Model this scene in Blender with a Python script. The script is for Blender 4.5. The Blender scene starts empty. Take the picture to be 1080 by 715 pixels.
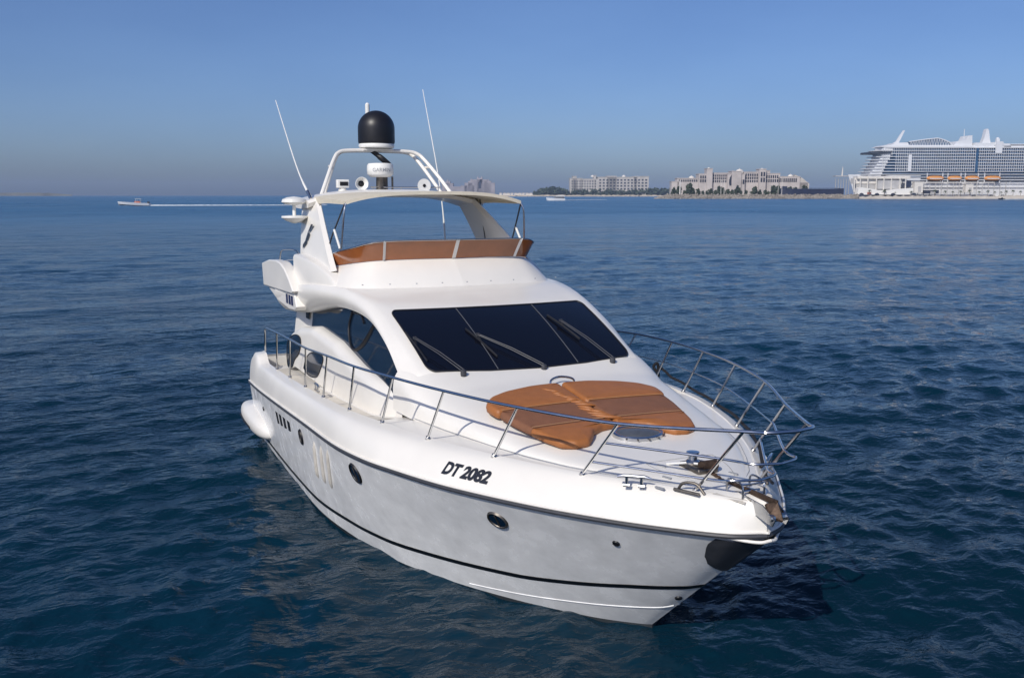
import bpy, math, random
import numpy as np
from math import sin, cos, pi, radians
from mathutils import Vector, Matrix

# ------------------------------------------------------------------ camera, sky, sun, exposure
scn = bpy.context.scene
YAW = 2.7087943581850773
CAM = Vector((8.164, -5.446, 4.592))
PITCH = math.atan(151.5 / 1000.0)
cd = bpy.data.cameras.new('camera'); co = bpy.data.objects.new('camera', cd); scn.collection.objects.link(co)
co.location = CAM; co.rotation_euler = (pi / 2 - PITCH, 0, YAW - pi / 2)
cd.sensor_width = 36; cd.lens = 36 * 1000 / 1080; cd.clip_start = 0.1; cd.clip_end = 30000
scn.camera = co
SUN_AZ, SUN_EL = radians(-54), radians(37)
w = bpy.data.worlds.new('World'); scn.world = w; w.use_nodes = True
nt = w.node_tree; bg = nt.nodes['Background']
sky = nt.nodes.new('ShaderNodeTexSky'); sky.sky_type = 'NISHITA'; sky.sun_disc = False
sky.sun_elevation = SUN_EL; sky.sun_rotation = pi / 2 - SUN_AZ
sky.air_density = 0.80; sky.dust_density = 1.55; sky.ozone_density = 8.0; sky.altitude = 0
# faint uneven haze in the sky
wtc = nt.nodes.new('ShaderNodeTexCoord'); wmp = nt.nodes.new('ShaderNodeMapping'); wmp.inputs['Scale'].default_value = (1, 1, 3.2); nt.links.new(wtc.outputs['Generated'], wmp.inputs[0])
wns = nt.nodes.new('ShaderNodeTexNoise'); wns.inputs['Scale'].default_value = 3.1; wns.inputs['Detail'].default_value = 5; wns.inputs['Roughness'].default_value = .55; nt.links.new(wmp.outputs[0], wns.inputs['Vector'])
wrp = nt.nodes.new('ShaderNodeValToRGB'); wrp.color_ramp.elements[0].position = .30; wrp.color_ramp.elements[1].position = .74
wrp.color_ramp.elements[0].color = (.97, .935, 1.01, 1); wrp.color_ramp.elements[1].color = (1.11, 1.04, 1.08, 1); nt.links.new(wns.outputs['Fac'], wrp.inputs[0])
wmx = nt.nodes.new('ShaderNodeMix'); wmx.data_type = 'RGBA'; wmx.blend_type = 'MULTIPLY'; wmx.inputs[0].default_value = 1.0
nt.links.new(sky.outputs[0], wmx.inputs[6]); nt.links.new(wrp.outputs[0], wmx.inputs[7]); nt.links.new(wmx.outputs[2], bg.inputs[0]); bg.inputs[1].default_value = 0.102
sl = bpy.data.lights.new('sun', 'SUN'); sl.energy = 3.5; sl.angle = radians(0.5); sl.color = (1, .95, .86)
so = bpy.data.objects.new('sun', sl); scn.collection.objects.link(so)
sd = Vector((cos(SUN_AZ) * cos(SUN_EL), sin(SUN_AZ) * cos(SUN_EL), sin(SUN_EL)))
so.rotation_euler = sd.to_track_quat('Z', 'Y').to_euler(); so.location = (0, 0, 60)
scn.view_settings.view_transform = 'Standard'; scn.view_settings.look = 'None'
scn.view_settings.exposure = 0.0; scn.view_settings.gamma = 1.0; scn.view_settings.use_curve_mapping = False
scn.render.engine = 'CYCLES'
scn.cycles.max_bounces = 8; scn.cycles.sample_clamp_indirect = 4.0
random.seed(4); RNG = np.random.default_rng(7)

# ------------------------------------------------------------------ materials
def mat(name, col, rough=.4, metal=0., var=.0, vscale=3., bump=0., bscale=20., coat=0., ior=1.5, rvar=0., stretch=None, spec=None):
    m = bpy.data.materials.new(name); m.use_nodes = True
    n = m.node_tree.nodes; l = m.node_tree.links; p = n['Principled BSDF']
    p.inputs['Base Color'].default_value = (*col, 1); p.inputs['Roughness'].default_value = rough
    p.inputs['Metallic'].default_value = metal; p.inputs['IOR'].default_value = ior
    p.inputs['Coat Weight'].default_value = coat; p.inputs['Coat Roughness'].default_value = .04
    if spec is not None: p.inputs['Specular IOR Level'].default_value = spec
    if var or bump or rvar:
        tc = n.new('ShaderNodeTexCoord'); mp = n.new('ShaderNodeMapping'); l.new(tc.outputs['Object'], mp.inputs[0])
        if stretch: mp.inputs['Scale'].default_value = stretch
    if var or rvar:
        t = n.new('ShaderNodeTexNoise'); t.inputs['Scale'].default_value = vscale; t.inputs['Detail'].default_value = 6
        t.inputs['Roughness'].default_value = .62
        l.new(mp.outputs[0], t.inputs['Vector'])
    if var:
        r = n.new('ShaderNodeValToRGB'); l.new(t.outputs['Fac'], r.inputs[0])
        r.color_ramp.elements[0].position = .3; r.color_ramp.elements[1].position = .7
        r.color_ramp.elements[0].color = (*[c * (1 - var) for c in col], 1)
        r.color_ramp.elements[1].color = (*[min(1, c * (1 + var * .6)) for c in col], 1)
        l.new(r.outputs[0], p.inputs['Base Color'])
    if rvar:
        mr = n.new('ShaderNodeMapRange'); l.new(t.outputs['Fac'], mr.inputs[0])
        mr.inputs['From Min'].default_value = .3; mr.inputs['From Max'].default_value = .7
        mr.inputs['To Min'].default_value = rough; mr.inputs['To Max'].default_value = rough + rvar
        l.new(mr.outputs[0], p.inputs['Roughness'])
    if bump:
        t2 = n.new('ShaderNodeTexNoise'); t2.inputs['Scale'].default_value = bscale; t2.inputs['Detail'].default_value = 4
        b = n.new('ShaderNodeBump'); b.inputs['Strength'].default_value = bump; b.inputs['Distance'].default_value = .02
        l.new(mp.outputs[0], t2.inputs['Vector']); l.new(t2.outputs['Fac'], b.inputs['Height']); l.new(b.outputs[0], p.inputs['Normal'])
    return m

M = {}
M['gel'] = mat('white_gelcoat', (.79, .758, .70), .28, var=.035, vscale=1.3, coat=.25, rvar=.12)
M['hull'] = mat('hull_gelcoat', (.87, .865, .85), .16, var=.14, vscale=3.2, coat=.35, rvar=.16)  # colour noise: faint grime, also mottling in place of light rippling off water
M['antifoul'] = mat('antifouling', (.02, .025, .03), .6, var=.3, vscale=5)
M['black'] = mat('black_stripe', (.006, .006, .008), .3, var=.2)
M['rubber'] = mat('dark_rubber', (.045, .047, .055), .5, var=.25, vscale=8)
M['steel'] = mat('stainless_steel', (.58, .58, .58), .12, metal=1., rvar=.15, vscale=9)
M['steel_dull'] = mat('weathered_steel', (.20, .18, .16), .42, metal=1., var=.35, vscale=14, rvar=.2)
M['glass'] = mat('tinted_windscreen_glass', (.004, .005, .010), .06, rvar=.05, vscale=1.5)
M['sideglass'] = mat('blue_side_glass', (.005, .015, .034), .04, rvar=.03, vscale=1.5, spec=.32)
M['tan'] = mat('tan_leather', (.35, .128, .036), .5, var=.11, vscale=9, bump=.15, bscale=140)
M['tandark'] = mat('tan_mesh_fabric', (.235, .098, .048), .7, var=.12, vscale=7, bump=.5, bscale=260)
M['thread'] = mat('pale_thread', (.46, .27, .14), .7, var=.1)
M['smoked'] = mat('brown_acrylic', (.33, .105, .030), .14, var=.3, vscale=1.6, coat=.6)
M['domeblack'] = mat('black_radome', (.010, .010, .013), .42, var=.2, vscale=6)
M['white'] = mat('white_plastic', (.78, .77, .73), .35, var=.04, vscale=5)
M['canvas'] = mat('cream_canvas', (.66, .60, .48), .85, var=.08, vscale=5, bump=.3, bscale=90)
M['beige'] = mat('beige_sidedeck', (.66, .615, .54), .7, var=.12, vscale=12)
M['navy'] = mat('navy_print', (.012, .018, .075), .4, var=.1)
M['char'] = mat('charcoal_lettering', (.018, .02, .028), .4, var=.1)
M['grey'] = mat('grey_trim', (.30, .31, .33), .45, var=.12)
M['lens'] = mat('smoked_lens', (.10, .105, .11), .12, var=.3, vscale=4)
M['seam'] = mat('seam_sealant', (.09, .095, .105), .5, var=.1)
M['dark'] = mat('dark_recess', (.008, .008, .010), .5, var=.2)
M['rope'] = mat('dark_rope', (.012, .012, .016), .85, var=.3, vscale=40, bump=.8, bscale=120)
M['rust'] = mat('rusty_anchor', (.10, .065, .045), .6, metal=.6, var=.5, vscale=16, bump=.3, bscale=50)

# ------------------------------------------------------------------ mesh helpers
class MB:
    def __init__(s): s.v = []; s.f = []; s.mi = []
    def add(s, vs, fs, mi=0):
        o = len(s.v); s.v += [tuple(map(float, p)) for p in vs]; s.f += [tuple(i + o for i in f) for f in fs]; s.mi += [mi] * len(fs); return s
    def grid(s, P, cu=False, cv=False, flip=False, mi=0, capu=False):
        P = np.asarray(P, float); n, m = P.shape[:2]; fs = []
        for i in range(n if cu else n - 1):
            for j in range(m if cv else m - 1):
                a, b, c, d = i * m + j, i * m + (j + 1) % m, ((i + 1) % n) * m + (j + 1) % m, ((i + 1) % n) * m + j
                fs.append((a, d, c, b) if flip else (a, b, c, d))
        if capu:
            a = tuple(range(m)); b = tuple((n - 1) * m + j for j in range(m))
            fs.append(a if flip else a[::-1]); fs.append(b[::-1] if flip else b)
        return s.add(P.reshape(-1, 3), fs, mi)
    def box(s, c, d, R=None, mi=0):
        c = np.array(c, float); d = np.array(d, float) / 2
        vs = [np.array((x, y, z)) * d for x in (-1, 1) for y in (-1, 1) for z in (-1, 1)]
        if R is not None: vs = [np.array(R @ Vector(v)) for v in vs]
        return s.add([c + v for v in vs], [(0, 1, 3, 2), (4, 6, 7, 5), (0, 4, 5, 1), (2, 3, 7, 6), (0, 2, 6, 4), (1, 5, 7, 3)], mi)
    def tube(s, pts, r, n=10, mi=0, closed=False):
        p = np.asarray(pts, float); k = len(p); rr = np.full(k, r) if np.isscalar(r) else np.asarray(r, float)
        t = np.gradient(p, axis=0)
        if closed: t = np.roll(p, -1, 0) - np.roll(p, 1, 0)
        t /= np.linalg.norm(t, axis=1)[:, None] + 1e-12
        u = np.cross(t[0], (0, 0, 1.)); u = u if np.linalg.norm(u) > .1 else np.cross(t[0], (0, 1., 0)); u /= np.linalg.norm(u)
        rows = []; a = np.linspace(0, 2 * pi, n, endpoint=False)
        for i in range(k):
            u = u - t[i] * (u @ t[i]); u /= np.linalg.norm(u); v = np.cross(t[i], u)
            rows.append(p[i] + rr[i] * (np.cos(a)[:, None] * u + np.sin(a)[:, None] * v))
        return s.grid(rows, cu=closed, cv=True, mi=mi, capu=not closed, flip=True)
    def lathe(s, prof, c=(0, 0, 0), n=28, R=None, mi=0):
        a = np.linspace(0, 2 * pi, n, endpoint=False)
        P = np.array([[(r * cos(t), r * sin(t), z) for t in a] for r, z in prof])
        if R is not None: P = np.array([[np.array(R @ Vector(q)) for q in row] for row in P])
        return s.grid(P + np.array(c, float), cv=True, mi=mi, capu=True)
    def prism(s, poly, off, mi=0):
        p = np.asarray(poly, float); q = p + np.asarray(off, float); n = len(p)
        return s.add(np.concatenate([p, q]), [tuple(range(n))[::-1], tuple(range(n, 2 * n))] + [(i, (i + 1) % n, n + (i + 1) % n, n + i) for i in range(n)], mi)
    def patch(s, outline, f, rows=8, thick=0., mi=0, dome=0.):
        """star shaped outline (2-D) lifted to a surface f(a,b) -> 3-D; optional skirt of the given depth vector length"""
        o = np.asarray(outline, float); c = o.mean(0); n = len(o); rr = np.linspace(0, 1, rows + 1)[1:]
        vs = [f(*c)]; 
        for r in rr:
            for q in c + (o - c) * r: vs.append(f(*q))
        vs = np.array(vs, float); fs = [(0, 1 + j, 1 + (j + 1) % n) for j in range(n)]
        for i in range(rows - 1):
            for j in range(n):
                a = 1 + i * n; fs.append((a + j, a + n + j, a + n + (j + 1) % n, a + (j + 1) % n))
        s.add(vs, fs, mi); return s
    def mirror(s):
        o = len(s.v); s.v += [(x, -y, z) for x, y, z in s.v]; s.f += [tuple(i + o for i in f[::-1]) for f in s.f]; s.mi += list(s.mi); return s
    def build(s, name, mats, parent=None, ang=38, bevel=0., loc=None, fix=True, weld=0.):
        me = bpy.data.meshes.new(name); me.from_pydata(s.v, [], s.f); me.update()
        import bmesh
        if weld or fix:
            b = bmesh.new(); b.from_mesh(me)
            if weld: bmesh.ops.remove_doubles(b, verts=b.verts, dist=weld)
            if fix: bmesh.ops.recalc_face_normals(b, faces=b.faces)
            b.to_mesh(me); b.free()
        mats = mats if isinstance(mats, (list, tuple)) else [mats]
        for m in mats: me.materials.append(m)
        if len(mats) > 1 and not weld: me.polygons.foreach_set('material_index', s.mi)
        me.polygons.foreach_set('use_smooth', [True] * len(me.polygons)); me.set_sharp_from_angle(angle=radians(ang))
        o = bpy.data.objects.new(name, me); scn.collection.objects.link(o)
        if parent: o.parent = parent
        if loc is not None: o.location = loc
        if bevel:
            bm = o.modifiers.new('bevel', 'BEVEL'); bm.width = bevel; bm.segments = 3; bm.limit_method = 'ANGLE'; bm.angle_limit = radians(35)
        return o
def tag(o, label, cat, group=None, kind=None):
    if label: o['label'] = label
    if cat: o['category'] = cat
    if group: o['group'] = group
    if kind: o['kind'] = kind
    return o
def thing(name, label, cat, loc=(0, 0, 0), rz=0., group=None):
    o = bpy.data.objects.new(name, None); scn.collection.objects.link(o); o.location = loc; o.rotation_euler = (0, 0, rz)
    o.empty_display_size = .3
    return tag(o, label, cat, group)
def copy_tree(root, loc, label=None, rz=None, scale=None):
    def cp(o, par):
        c = o.copy(); scn.collection.objects.link(c); c.parent = par
        for ch in list(o.children): cp(ch, c)
        return c
    r = cp(root, None); r.location = loc
    if rz is not None: r.rotation_euler = (0, 0, rz)
    if scale is not None: r.scale = (scale,) * 3
    if label: r['label'] = label
    return r
#@PURE
def spl(P, t):
    """Catmull-Rom through the rows of P, parameter in rows"""
    P = np.asarray(P, float); n = len(P); t = np.atleast_1d(np.asarray(t, float))
    i = np.clip(np.floor(t).astype(int), 0, n - 2); u = (t - i)[:, None]
    p1, p2 = P[i], P[i + 1]
    p0 = np.where((i > 0)[:, None], P[np.maximum(i - 1, 0)], 2 * p1 - p2)
    p3 = np.where((i < n - 2)[:, None], P[np.minimum(i + 2, n - 1)], 2 * p2 - p1)
    return .5 * (2 * p1 + (p2 - p0) * u + (2 * p0 - 5 * p1 + 4 * p2 - p3) * u ** 2 + (3 * p1 - p0 - 3 * p2 + p3) * u ** 3)
def smooth_path(P, n=40): return spl(P, np.linspace(0, len(P) - 1, n))
def step(a, b, x):
    t = np.clip((x - a) / (b - a), 0, 1); return t * t * (3 - 2 * t)
RUB = [(-10.4, -2.48, 1.0), (-8.8, -2.57, 1.13), (-7.1, -2.62, 1.26), (-5.0, -2.62, 1.38), (-3.4, -2.60, 1.45), (-2.45, -2.50, 1.49), (-1.84, -2.35, 1.51),
       (-.90, -2.01, 1.525), (.08, -1.48, 1.535), (.74, -1.03, 1.545), (1.21, -.67, 1.56), (1.62, -.29, 1.575), (1.78, 0, 1.585)]
WL = [(-10.2, -2.36, 0), (-8.7, -2.38, 0), (-7.0, -2.39, 0), (-5.2, -2.37, 0), (-4.0, -2.21, 0), (-3.2, -2.03, 0), (-2.66, -1.86, 0),
      (-1.9, -1.50, 0), (-1.2, -1.08, 0), (-.72, -.73, 0), (-.35, -.42, 0), (-.08, -.12, 0), (0, 0, 0)]
EDGE = [(-10.35, -2.28, 1.46), (-8.8, -2.38, 1.565), (-7.1, -2.42, 1.65), (-5.0, -2.41, 1.76), (-3.5, -2.36, 1.84), (-2.5, -2.18, 1.87), (-1.84, -2.02, 1.875),
        (-.92, -1.68, 1.88), (.0, -1.22, 1.88), (.58, -.86, 1.885), (1.03, -.55, 1.89), (1.50, -.25, 1.885), (1.76, 0, 1.865)]
STZ = [.12, .14, .15, .19, .26, .29, .32, .37, .43, .53, .64, .73, .78]
NT = 12
def H(t, v):
    """topside of the hull between the waterline (v=0) and the rub rail (v=1)"""
    t = np.asarray(t, float); v = np.asarray(v, float); tt = t.ravel(); vv = v.ravel()[:, None]
    a = spl(WL, tt); b = spl(RUB, tt)
    k = np.interp(tt, [0, 4, 7, 10, 12], [.75, .62, .36, .38, .5])[:, None]
    c = a + (b - a) * np.concatenate([np.full_like(k, .5), k, np.full_like(k, .5)], 1)
    return ((1 - vv) ** 2 * a + 2 * vv * (1 - vv) * c + vv ** 2 * b).reshape(*t.shape, 3)
def edge(t):
    e = spl(EDGE, t); x = e[:, 0]
    e[:, 2] += .17 * step(-9.15, -9.65, x) * (1 - .6 * step(-10.0, -10.35, x)); return e
def BW(t, q):
    """rounded bulwark between the rub rail (q=0) and the deck edge (q=1)"""
    t = np.asarray(t, float); q = np.asarray(q, float); tt = t.ravel(); th = q.ravel()[:, None] * pi / 2
    r = spl(RUB, tt); r[:, 2] += .03; e = edge(tt); pw = np.interp(tt, [0, 3, 6, 8], [.30, .42, .8, .9])[:, None]
    P = np.concatenate([e[:, :1] + (r[:, :1] - e[:, :1]) * np.cos(th) ** pw, e[:, 1:2] + (r[:, 1:2] - e[:, 1:2]) * np.cos(th) ** pw, r[:, 2:] + (e[:, 2:] - r[:, 2:]) * np.sin(th)], 1)
    ln = r + (e - r) * (th / (pi / 2)) ** .9; wq = np.interp(tt, [2, 5, 8], [.10, .25, .62])[:, None]; P = P + (ln - P) * wq
    return P.reshape(*t.shape, 3)
def zt(x): return np.interp(x, [-3.4, -2.74, -2.4, -1.9, -1.2, -.5, 0, .6, 1.0, 1.25], [2.56, 2.365, 2.285, 2.212, 2.125, 2.035, 1.985, 1.945, 1.925, 1.89])
def yf(x): return np.interp(x, [-3.4, -2.75, -1.9, -1.0, -.5, 0, .5, .9, 1.25], [1.84, 1.80, 1.64, 1.42, 1.27, 1.06, .76, .48, .12])
def roofz(x, y):
    x = np.asarray(x, float); y = np.abs(np.asarray(y, float)); p = np.interp(x, [-3, -2.4, -1, 1], [5.5, 3.6, 2.8, 2.4])
    return 1.87 + (zt(x) - 1.87) * np.clip(1 - (y / yf(x)) ** p, 0, 1) ** (1 / p)
def WS(u, v):
    """windscreen surface, u across -1..1, v up 0..1"""
    y0 = 1.48 * u; y1 = 1.50 * u; v = v
    a = np.array((-2.735 - .086 * y0 * y0, y0, 2.368 + .034 * u * u)); b = np.array((-4.215 - .095 * y1 * y1, y1, 3.015 - .012 * u * u))
    return a + (b - a) * v + np.array((.3, 0, .7)) * .035 * 4 * v * (1 - v)
#@END

# ------------------------------------------------------------------ sea, sky haze
def make_sea():
    R0, R1 = .8, 9000.
    front = np.linspace(-radians(46), radians(46), 330, endpoint=False)
    back = np.linspace(radians(46), 2 * pi - radians(46), 150, endpoint=False)
    ang = np.concatenate([front, back]) + YAW; n = len(ang)
    dth = np.concatenate([np.full(330, radians(92) / 330), np.full(150, radians(268) / 150)])
    ratio = 1.0068; k = int(math.log(R1 / R0) / math.log(ratio)) + 1
    r = R0 * ratio ** np.arange(k); r[-1] = R1
    X = CAM.x + r[:, None] * np.cos(ang); Y = CAM.y + r[:, None] * np.sin(ang); Z = np.zeros_like(X); DX = np.zeros_like(X); DY = np.zeros_like(X)
    sp = np.maximum(r[:, None] * dth[None, :], r[:, None] * .0068 * .6)
    g = np.random.default_rng(11); N = 110
    lam = np.exp(np.linspace(math.log(.20), math.log(5.2), N)); g.shuffle(lam)
    main = YAW + pi + radians(14)
    for i in range(N):
        L = lam[i]; spread = radians(75 if L < 1.2 else 45)
        th = main + g.normal() * spread; kk = 2 * pi / L
        amp = .0195 * L / (2 * pi) * (1.95 if L < .7 else 1.5 if L < 1.5 else .8 if L < 3 else .45); ph = g.uniform(0, 2 * pi)
        fade = step(2.4, 5.5, L / sp)
        kill = np.where(fade.max(1) > 0)[0]
        if len(kill) == 0: continue
        m = kill.max() + 1
        a = kk * (X[:m] * cos(th) + Y[:m] * sin(th)) + ph; s_, c_ = np.sin(a), np.cos(a); f = fade[:m] * amp
        Z[:m] += f * c_; DX[:m] -= f * cos(th) * s_ * .85; DY[:m] -= f * sin(th) * s_ * .85
    # gusts: patches of stronger and weaker chop
    G = .74 + .38 * (np.sin(X * .09 + 1.3 + np.sin(Y * .05)) * np.sin(Y * .075 - X * .03 + .5)) + .12 * np.sin(X * .23 - Y * .17)
    X = X + DX * G; Y = Y + DY * G; Z = Z * G
    P = np.stack([X, Y, Z], -1).reshape(-1, 3)
    i = np.arange(k - 1)[:, None] * n; j = np.arange(n)[None, :]; j2 = (j + 1) % n
    F = np.stack([i + j, i + n + j, i + n + j2, i + j2], -1).reshape(-1, 4)
    me = bpy.data.meshes.new('sea'); me.vertices.add(len(P)); me.vertices.foreach_set('co', P.ravel())
    me.loops.add(F.size); me.loops.foreach_set('vertex_index', F.ravel().astype(np.int32)); me.polygons.add(len(F))
    me.polygons.foreach_set('loop_start', np.arange(0, F.size, 4, dtype=np.int32)); me.polygons.foreach_set('use_smooth', np.ones(len(F), bool))
    me.update(); me.validate()
    o = bpy.data.objects.new('sea', me); scn.collection.objects.link(o); o['kind'] = 'structure'
    m = bpy.data.materials.new('sea_water'); m.use_nodes = True; N_ = m.node_tree.nodes; L_ = m.node_tree.links; p = N_['Principled BSDF']
    p.inputs['IOR'].default_value = 1.333; p.inputs['Specular IOR Level'].default_value = .17
    geo = N_.new('ShaderNodeNewGeometry')
    # body colour: a little variation in the clear green-blue water
    t = N_.new('ShaderNodeTexNoise'); t.inputs['Scale'].default_value = .06; t.inputs['Detail'].default_value = 4; L_.new(geo.outputs['Position'], t.inputs['Vector'])
    cr = N_.new('ShaderNodeValToRGB'); cr.color_ramp.elements[0].position = .35; cr.color_ramp.elements[1].position = .68
    cr.color_ramp.elements[0].color = (.0012, .0140, .0245, 1); cr.color_ramp.elements[1].color = (.0020, .0230, .0450, 1)
    L_.new(t.outputs['Fac'], cr.inputs[0])
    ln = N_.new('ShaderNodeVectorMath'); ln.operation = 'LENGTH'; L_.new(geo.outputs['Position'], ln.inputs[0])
    # far sky reflection and ripple streaks painted into the base colour by distance
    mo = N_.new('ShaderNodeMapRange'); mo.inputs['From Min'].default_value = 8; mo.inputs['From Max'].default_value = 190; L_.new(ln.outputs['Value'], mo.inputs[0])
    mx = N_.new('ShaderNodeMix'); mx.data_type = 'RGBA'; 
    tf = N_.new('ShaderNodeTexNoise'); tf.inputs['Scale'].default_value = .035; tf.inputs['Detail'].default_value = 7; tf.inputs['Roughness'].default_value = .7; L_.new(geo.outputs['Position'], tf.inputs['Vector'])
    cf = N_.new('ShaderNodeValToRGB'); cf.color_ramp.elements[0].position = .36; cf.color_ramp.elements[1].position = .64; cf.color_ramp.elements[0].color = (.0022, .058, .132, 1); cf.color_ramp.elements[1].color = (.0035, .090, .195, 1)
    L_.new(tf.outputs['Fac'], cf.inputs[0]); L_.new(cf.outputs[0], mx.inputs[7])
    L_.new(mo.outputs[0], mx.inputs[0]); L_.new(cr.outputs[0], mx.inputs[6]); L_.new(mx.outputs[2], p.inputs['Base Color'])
    mr = N_.new('ShaderNodeMapRange'); mr.inputs['From Min'].default_value = 15; mr.inputs['From Max'].default_value = 260
    mr.inputs['To Min'].default_value = .02; mr.inputs['To Max'].default_value = .24
    L_.new(ln.outputs['Value'], mr.inputs[0]); 
    rn = N_.new('ShaderNodeMath'); rn.operation = 'MULTIPLY_ADD'; rn.inputs[2].default_value = .45
    tg_ = N_.new('ShaderNodeTexNoise'); tg_.inputs['Scale'].default_value = .02; tg_.inputs['Detail'].default_value = 8; tg_.inputs['Roughness'].default_value = .72; L_.new(geo.outputs['Position'], tg_.inputs['Vector'])
    L_.new(tg_.outputs['Fac'], rn.inputs[0]); rn.inputs[1].default_value = 1.1
    rm = N_.new('ShaderNodeMath'); rm.operation = 'MULTIPLY'; L_.new(mr.outputs[0], rm.inputs[0]); L_.new(rn.outputs[0], rm.inputs[1]); L_.new(rm.outputs[0], p.inputs['Roughness'])
    mp = N_.new('ShaderNodeMapping'); mp.inputs['Rotation'].default_value = (0, 0, -YAW); mp.inputs['Scale'].default_value = (1.0, .62, 1)
    L_.new(geo.outputs['Position'], mp.inputs[0])
    prev = None
    for sc_, st, dist in ((9.0, .6, .030), (3.6, .75, .075), (.9, .5, .16), (.16, .6, .9)):
        tx = N_.new('ShaderNodeTexNoise'); tx.inputs['Scale'].default_value = sc_; tx.inputs['Detail'].default_value = 3; tx.inputs['Distortion'].default_value = .4
        L_.new(mp.outputs[0], tx.inputs['Vector'])
        b = N_.new('ShaderNodeBump'); b.inputs['Strength'].default_value = st; b.inputs['Distance'].default_value = dist
        L_.new(tx.outputs['Fac'], b.inputs['Height'])
        if prev: L_.new(prev.outputs[0], b.inputs['Normal'])
        prev = b
    L_.new(prev.outputs[0], p.inputs['Normal'])
    me.materials.append(m)
make_sea()

# ------------------------------------------------------------------ the motor yacht
yacht = thing('motor_yacht', 'large white flybridge motor yacht with brown fly screen and black radome in the foreground', 'yacht')
ts = np.linspace(0, NT, 121)
def cl(t):  # finer towards the bow
    return NT * (1 - (1 - t / NT) ** 1.15)
# hull (topsides and the wet bottom)
b = MB(); V = np.linspace(0, 1, 15); T_, V_ = np.meshgrid(ts, V, indexing='ij'); P = H(T_, V_)
b.grid(P)
wl = spl(WL, ts); low = wl * np.array([.985, .93, 0]) + np.array([0, 0, -.35]); keel = wl * np.array([.97, .0, 0]) + np.array([-.1, 0, -.75])
b.grid(np.stack([keel, low, wl], 1), mi=1)
b.mirror()
tr = H(np.zeros(15), V); b.add(list(tr) + [(x, -y, z) for x, y, z in tr[::-1]], [tuple(range(30))])
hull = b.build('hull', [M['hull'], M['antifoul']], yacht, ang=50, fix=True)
# boot stripe
def stripe(name, z0, z1, m, off=.004, tsx=ts):
    b = MB(); rows = []
    vv = np.linspace(0, 1, 160)
    for t in tsx:
        P = H(np.full(160, t), vv); zs = np.interp(t, range(13), STZ)
        row = []
        for dz in np.linspace(z0, z1, 3):
            z = np.clip(zs + dz, .01, None); v = np.interp(z, P[:, 2], vv); p = H(np.array([t]), np.array([v]))[0]
            du = H(np.array([max(t - .05, 0), min(t + .05, NT)]), np.array([v, v])); tg = du[1] - du[0]
            dv = H(np.array([t, t]), np.array([max(v - .02, 0), min(v + .02, 1)])); tv = dv[1] - dv[0]
            nn = np.cross(tg, tv); nn /= np.linalg.norm(nn) + 1e-9
            if nn[1] > 0: nn = -nn
            row.append(p + nn * off)
        rows.append(row)
    b.grid(rows).mirror(); return b.build(name, m, yacht, ang=60)
stripe('boot_stripe', -.028, .034, M['black'])
# moulded spray rails on the forefoot
b = MB()
for zf in ((.44, .30), ):
    pts = []
    for t in np.linspace(7.2, 11.8, 40):
        vv = np.linspace(0, 1, 100); P = H(np.full(100, t), vv); z = np.interp(t, [7.2, 11.8], [.06, .40])
        v = np.interp(z, P[:, 2], vv); pts.append(H(np.array([t]), np.array([v]))[0])
    b.tube(pts, .008, 6)
b.mirror(); b.build('spray_rail', M['hull'], yacht)
# deck moulding with rounded bulwark
b = MB(); Q = np.linspace(0, 1, 11); T_, Q_ = np.meshgrid(ts, Q, indexing='ij'); P = BW(T_, Q_)
e = P[:, -1]; drop = (.14 * (1 - step(-3.9, -2.4, e[:, 0])) + .17 * step(-9.15, -9.65, e[:, 0]))[:, None]
inw = np.minimum(.06, np.abs(e[:, 1:2]) * .25)
rows = [P[:, j] for j in range(P.shape[1])]
e1 = e + np.concatenate([inw * 0, inw * .8, inw * 0 + .012], 1); e2 = e + np.concatenate([inw * 0, inw, -drop], 1)
rows += [e1, e2]
for f, cz in ((.75, .012), (.4, .03), (0, .035)): rows.append(e2 * np.array([1, f, 1]) + np.array([0, 0, cz]))
b.grid(np.stack(rows, 1)).mirror()
st_ = P[0]; b.add(list(st_) + [(x, -y, z) for x, y, z in st_[::-1]], [tuple(range(2 * len(st_)))])
deck = b.build('deck', M['gel'], yacht, ang=42)
# beige side-deck strip
b = MB(); tt = np.linspace(0.6, 4.35, 40); ee = edge(tt); dd = (.14 * (1 - step(-3.9, -2.4, ee[:, 0])) + .17 * step(-9.15, -9.65, ee[:, 0]))
A = ee + np.stack([0 * dd, .09 + 0 * dd, -dd + .006], 1); B = ee + np.stack([0 * dd, .42 + 0 * dd, -dd + .012], 1)
for sg in (1, -1):
    b = MB(); m_ = np.array([1, sg, 1]); b.grid(np.stack([A, (A + B) / 2, B], 1) * m_); b.build('side_deck_tread', M['beige'], yacht)
# rub rail
b = MB(); rr = spl(RUB, ts) + np.array([0, 0, .012]); rr[:, 1] -= .012 * (rr[:, 1] < -.02)
b.tube(rr, .024, 8); b.mirror(); b.build('rub_rail', M['rubber'], yacht)
b = MB(); rr2 = spl(RUB, ts) + np.array([.0, 0, .045]); rr2[:, 1] -= .014 * (rr2[:, 1] < -.02); rr2[-1, 0] += .02
b.tube(rr2, .013, 8); b.mirror(); b.build('rub_rail_cap', M['gel'], yacht)

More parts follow.
